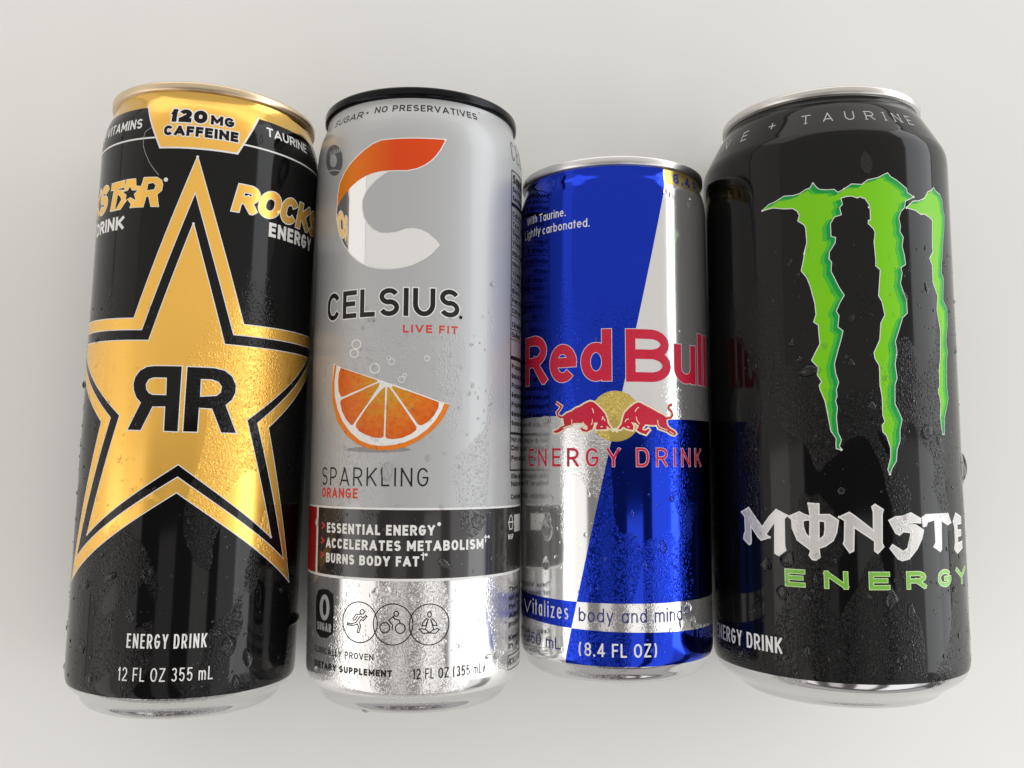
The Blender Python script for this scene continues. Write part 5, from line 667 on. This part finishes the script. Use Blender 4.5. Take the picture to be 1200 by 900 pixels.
  ('text','lettering','ENERGY DRINK','white',1,-53.25,-26.83,13.41,3.95,0.58,{'gap': 0.14}),
],
]
DROPS = [
[
  (-11.72,33.94,1.88,1.03,0.64,0.5),
  (-20.0,31.42,0.9,1.38,0.56,0),
  (-19.55,16.74,0.89,1.49,0.55,0),
  (-8.06,84.19,0.48,0.69,0.3,0),
  (-5.71,25.37,0.94,1.95,0.58,0.3),
  (-10.41,24.48,0.49,0.69,0.31,0),
  (-15.76,10.09,0.67,1.38,0.42,0),
  (19.88,9.12,1.05,1.61,0.65,0),
  (17.61,17.88,1.97,2.53,1.22,0.3),
  (-3.2,34.38,0.58,0.57,0.36,0),
  (-14.62,38.97,0.53,0.69,0.33,0),
  (14.73,20.96,1.32,0.92,0.57,0),
  (-23.81,91.46,0.85,0.92,0.53,0),
  (-34.22,80.63,1.89,1.03,0.64,0),
  (42.87,20.95,4.6,1.72,1.07,0),
  (-18.73,142.86,0.43,0.92,0.27,0),
  (18.65,144.21,0.43,1.26,0.27,0),
  (33.45,29.79,1.18,0.92,0.57,0),
  (22.78,14.4,1.48,2.3,0.92,0.2),
],
[
  (-6.2,30.44,2.0,1.26,0.78,0),
  (-3.88,29.68,1.39,1.49,0.86,0),
  (-8.56,30.16,1.2,1.03,0.64,0),
  (24.71,13.32,2.48,1.15,0.71,0.2),
  (6.01,13.83,1.65,0.69,0.43,0.5),
  (20.82,13.3,1.23,0.69,0.43,0),
  (-13.69,94.7,0.52,0.46,0.29,0),
  (3.3,15.35,0.58,0.57,0.36,0),
  (11.6,16.85,0.63,0.57,0.36,0),
  (7.37,22.01,0.59,0.57,0.36,0),
  (6.65,28.33,0.47,0.69,0.29,0),
  (0.25,28.48,0.46,0.8,0.29,0),
  (-6.52,59.12,1.42,2.53,0.88,-0.2),
  (-29.69,45.85,1.36,1.15,0.71,0),
  (21.32,107.28,0.78,0.69,0.43,0),
  (31.3,10.2,2.0,0.8,0.5,0),
  (8.04,36.85,2.15,1.03,0.64,-0.4),
  (-14.49,0.17,1.05,0.57,0.36,0),
],
[
  (10.43,46.64,0.75,1.15,0.46,0),
  (7.65,34.24,1.2,1.49,0.74,0.2),
  (10.42,46.21,0.62,0.69,0.39,0),
  (-24.14,38.19,2.25,2.99,1.39,0),
  (-12.44,37.19,0.64,0.69,0.4,0),
  (-24.49,29.36,1.34,1.72,0.83,0),
  (15.42,18.59,1.65,1.15,0.71,0),
  (17.38,14.95,0.87,1.61,0.54,0),
  (12.89,14.99,0.78,1.38,0.48,0),
  (2.68,29.92,0.69,1.03,0.43,0),
  (-0.47,42.89,0.57,0.92,0.36,0),
  (-24.69,66.53,1.93,1.61,1.0,0),
  (9.79,126.72,0.86,0.92,0.53,0),
  (11.68,125.82,0.76,1.15,0.47,0),
  (19.24,126.53,0.46,0.57,0.29,0),
  (18.55,124.71,0.45,0.8,0.28,0),
],
[
  (-17.99,83.73,2.69,1.61,1.0,0),
  (-30.57,35.18,1.72,1.72,1.06,0),
  (-24.73,36.87,2.04,2.07,1.26,-0.5),
  (-26.32,28.57,1.64,1.84,1.02,-0.2),
  (4.41,25.07,0.93,1.95,0.58,0),
  (11.39,68.25,1.71,1.84,1.06,0),
  (15.73,66.39,0.78,1.38,0.48,0),
  (-22.2,29.33,0.88,0.69,0.43,0),
  (-18.21,32.68,0.54,1.38,0.33,0),
  (-18.92,29.35,0.68,0.8,0.42,0),
  (-25.98,18.38,0.81,1.38,0.5,0),
  (-26.16,12.76,0.98,0.69,0.43,0),
  (-20.79,15.05,0.99,1.49,0.62,-0.3),
  (4.03,17.24,0.69,0.92,0.43,0),
  (-3.44,74.69,0.92,1.15,0.57,0),
  (-17.44,37.88,0.66,0.92,0.41,0),
  (-0.53,28.02,1.61,2.53,1.0,0),
  (2.1,14.31,0.58,0.69,0.36,0),
  (-2.54,135.82,1.61,2.76,0.13,0.2),
  (-20.39,27.81,1.27,0.92,0.57,0),
  (19.61,29.38,0.69,1.03,0.43,0),
  (-22.16,90.9,0.88,0.92,0.55,0),
  (-20.18,86.64,0.98,0.69,0.43,0),
  (34.0,59.26,1.78,3.45,1.1,0),
  (-8.12,85.28,0.83,1.03,0.51,0),
  (-9.27,86.79,0.6,0.57,0.36,0),
],
]
def dome(u, z, ru, rz, hgt, can, rot=0.0, ns=12, nr=4, sag=0.0):
    """a bead of water: a shallow cap, a bit irregular, hugging the can"""
    vs = []; fs = []; cs, sn = math.cos(rot), math.sin(rot); ph = random.random() * 6
    def pt(a, rr, hh):
        k = 1 + .10 * math.sin(2 * a + ph) + .06 * math.sin(3 * a + 2 * ph)
        x = ru * rr * k * math.cos(a); y = rz * rr * k * math.sin(a)
        if y > 0: x *= 1 - sag * y / rz
        return surf(can, u + x * cs - y * sn, z + x * sn + y * cs, hh)[0]
    for i in range(nr):
        rr = 1 - i / nr; hh = -0.01 if i == 0 else hgt * (1 - rr ** 1.9) ** .75 + .05
        if i == 0: hh = 0.10 if hgt < .1 else 0.085
        for j in range(ns): vs.append(pt(2 * math.pi * j / ns, rr, hh))
    vs.append(pt(0, 0, hgt + .05)); t = len(vs) - 1
    for i in range(nr - 1):
        for j in range(ns):
            a = i * ns + j; b_ = i * ns + (j + 1) % ns; fs.append((a, b_, b_ + ns, a + ns))
    for j in range(ns): fs.append(((nr - 1) * ns + j, (nr - 1) * ns + (j + 1) % ns, t))
    return vs, fs
def mesh(name, vs, fs, parent, m):
    me = bpy.data.meshes.new(name); me.from_pydata(vs, [], fs); me.polygons.foreach_set('use_smooth', [True] * len(fs)); me.update()
    return link(name, me, parent, m)
BARE = (0.86, 0.86, 0.855)
for i in range(4):
    d = INFO[i]; x, y, yaw = POSE[i]
    root = bpy.data.objects.new('drink_can', None); C.objects.link(root)
    root.location = (x * MM, y * MM, 0); root.rotation_euler = (0, 0, yaw)
    root['label'] = d['label']; root['category'] = 'drink can'; root['group'] = 'drink cans lying side by side'
    root.empty_display_size = 0.02
    zb, zt, zn, H, rr = d['zb'], d['zt'], d['zn'], d['H'], d['rim']
    bare = metal_mat('bare_aluminium', (.62, .62, .62), 0.12, i + .3, 0.3, 0.0004)
    # base: stand ring, dished bottom, chime
    st = PROF[i][0][1]
    base = [(9.5, 0.01), (9.3, 5), (8.6, 10), (7.2, 15), (5.0, 19), (2.2, st - 2.0), (0.5, st - 1.2), (0.02, st - .6)] + [(q, r) for q, r in zs(i, 0.0, zb)]
    lathe('base', i, base, root, bare)
    wm = mat(i, d['wall']) if d['wall'] != 'bare' else metal_mat('satin_aluminium', (.78, .78, .775), 0.12, i + .3, .22, 0, .82)
    wall = lathe('wall', i, zs(i, d.get('foot', zb), zt), root, wm)
    if d.get('foot'): lathe('foot', i, zs(i, zb, d['foot']), root, metal_mat('satin_aluminium', (.80, .795, .79), 0.13, i + .3, .5, 0, .82))
    nk = zs(i, zt, zn)
    lathe('neck', i, nk, root, mat(i, d['neck']) if d['neck'] != 'bare' else wm)
    # rim: the rolled double seam, and the lid recessed inside it
    rn = RF[i](zn)
    seam = [(zn - .15, rn - .15), (zn + .05, rn + .15), (zn + .1, rr - .55), (zn + .2, rr - .2), (zn + .5, rr), (H - .75, rr + .03), (H - .4, rr - .05), (H - .12, rr - .35), (H, rr - .8), (H - .05, rr - 1.2), (H - .3, rr - 1.5), (H - .8, rr - 1.65), (H - 2.5, rr - 1.75), (H - 5.8, rr - 3.6)]
    lathe('rim', i, seam, root, metal_mat(d['rimname'], d['rimcol'], d['rimrough'], i + .9, 0.0))
    lid = lathe('lid', i, [(H - 5.8, rr - 3.6), (H - 6.6, rr - 4.2), (H - 6.6, rr - 4.9), (H - 4.6, rr - 5.6), (H - 4.4, rr - 6.4), (H - 4.5, 6.0), (H - 4.3, 0.01)], root, bare, seg=120)
    tv = []; tf = []
    for lv in (0, 1):
        for j in range(32):
            a = 2 * math.pi * j / 32; tv.append((7.5 * math.cos(a) * MM, (H - 3.9 + lv * .8) * MM, (RAD[i] + 4 + 11 * math.sin(a)) * MM))
    for j in range(32): tf.append((j, (j + 1) % 32, 32 + (j + 1) % 32, 32 + j))
    tf += [tuple(range(32)), tuple(range(63, 31, -1))]
    mesh('pull_tab', tv, tf, lid, bare)
    for it in PRINT[i]: do_print(i, wall, it)
    # water
    for (u, z, a, b_, hg, rot) in DROPS[i]:
        vs, fs = dome(u, z, a, b_, hg, i, rot, 24, 7, .5); mesh('water_drop', vs, fs, root, WATER)
    vs = []; fs = []
    for k in range(d['beads']):
        z = 8 + (d['beadtop'] - 8) * random.random() ** 1.15; u = random.uniform(-1.35, 1.35) * RAD[i]
        s = min(1.0, .16 + .10 * random.expovariate(1.0)); el = random.choice((1, 1, 1.25, 1.6))
        a_, b2 = dome(u, z, s, s * el, s * .38, i, random.uniform(-.4, .4), 9, 3, .2)
        o0 = len(vs); vs += a_; fs += [tuple(q + o0 for q in f) for f in b2]
    o = mesh('condensation', vs, fs, root, WATER); o['kind'] = 'stuff'
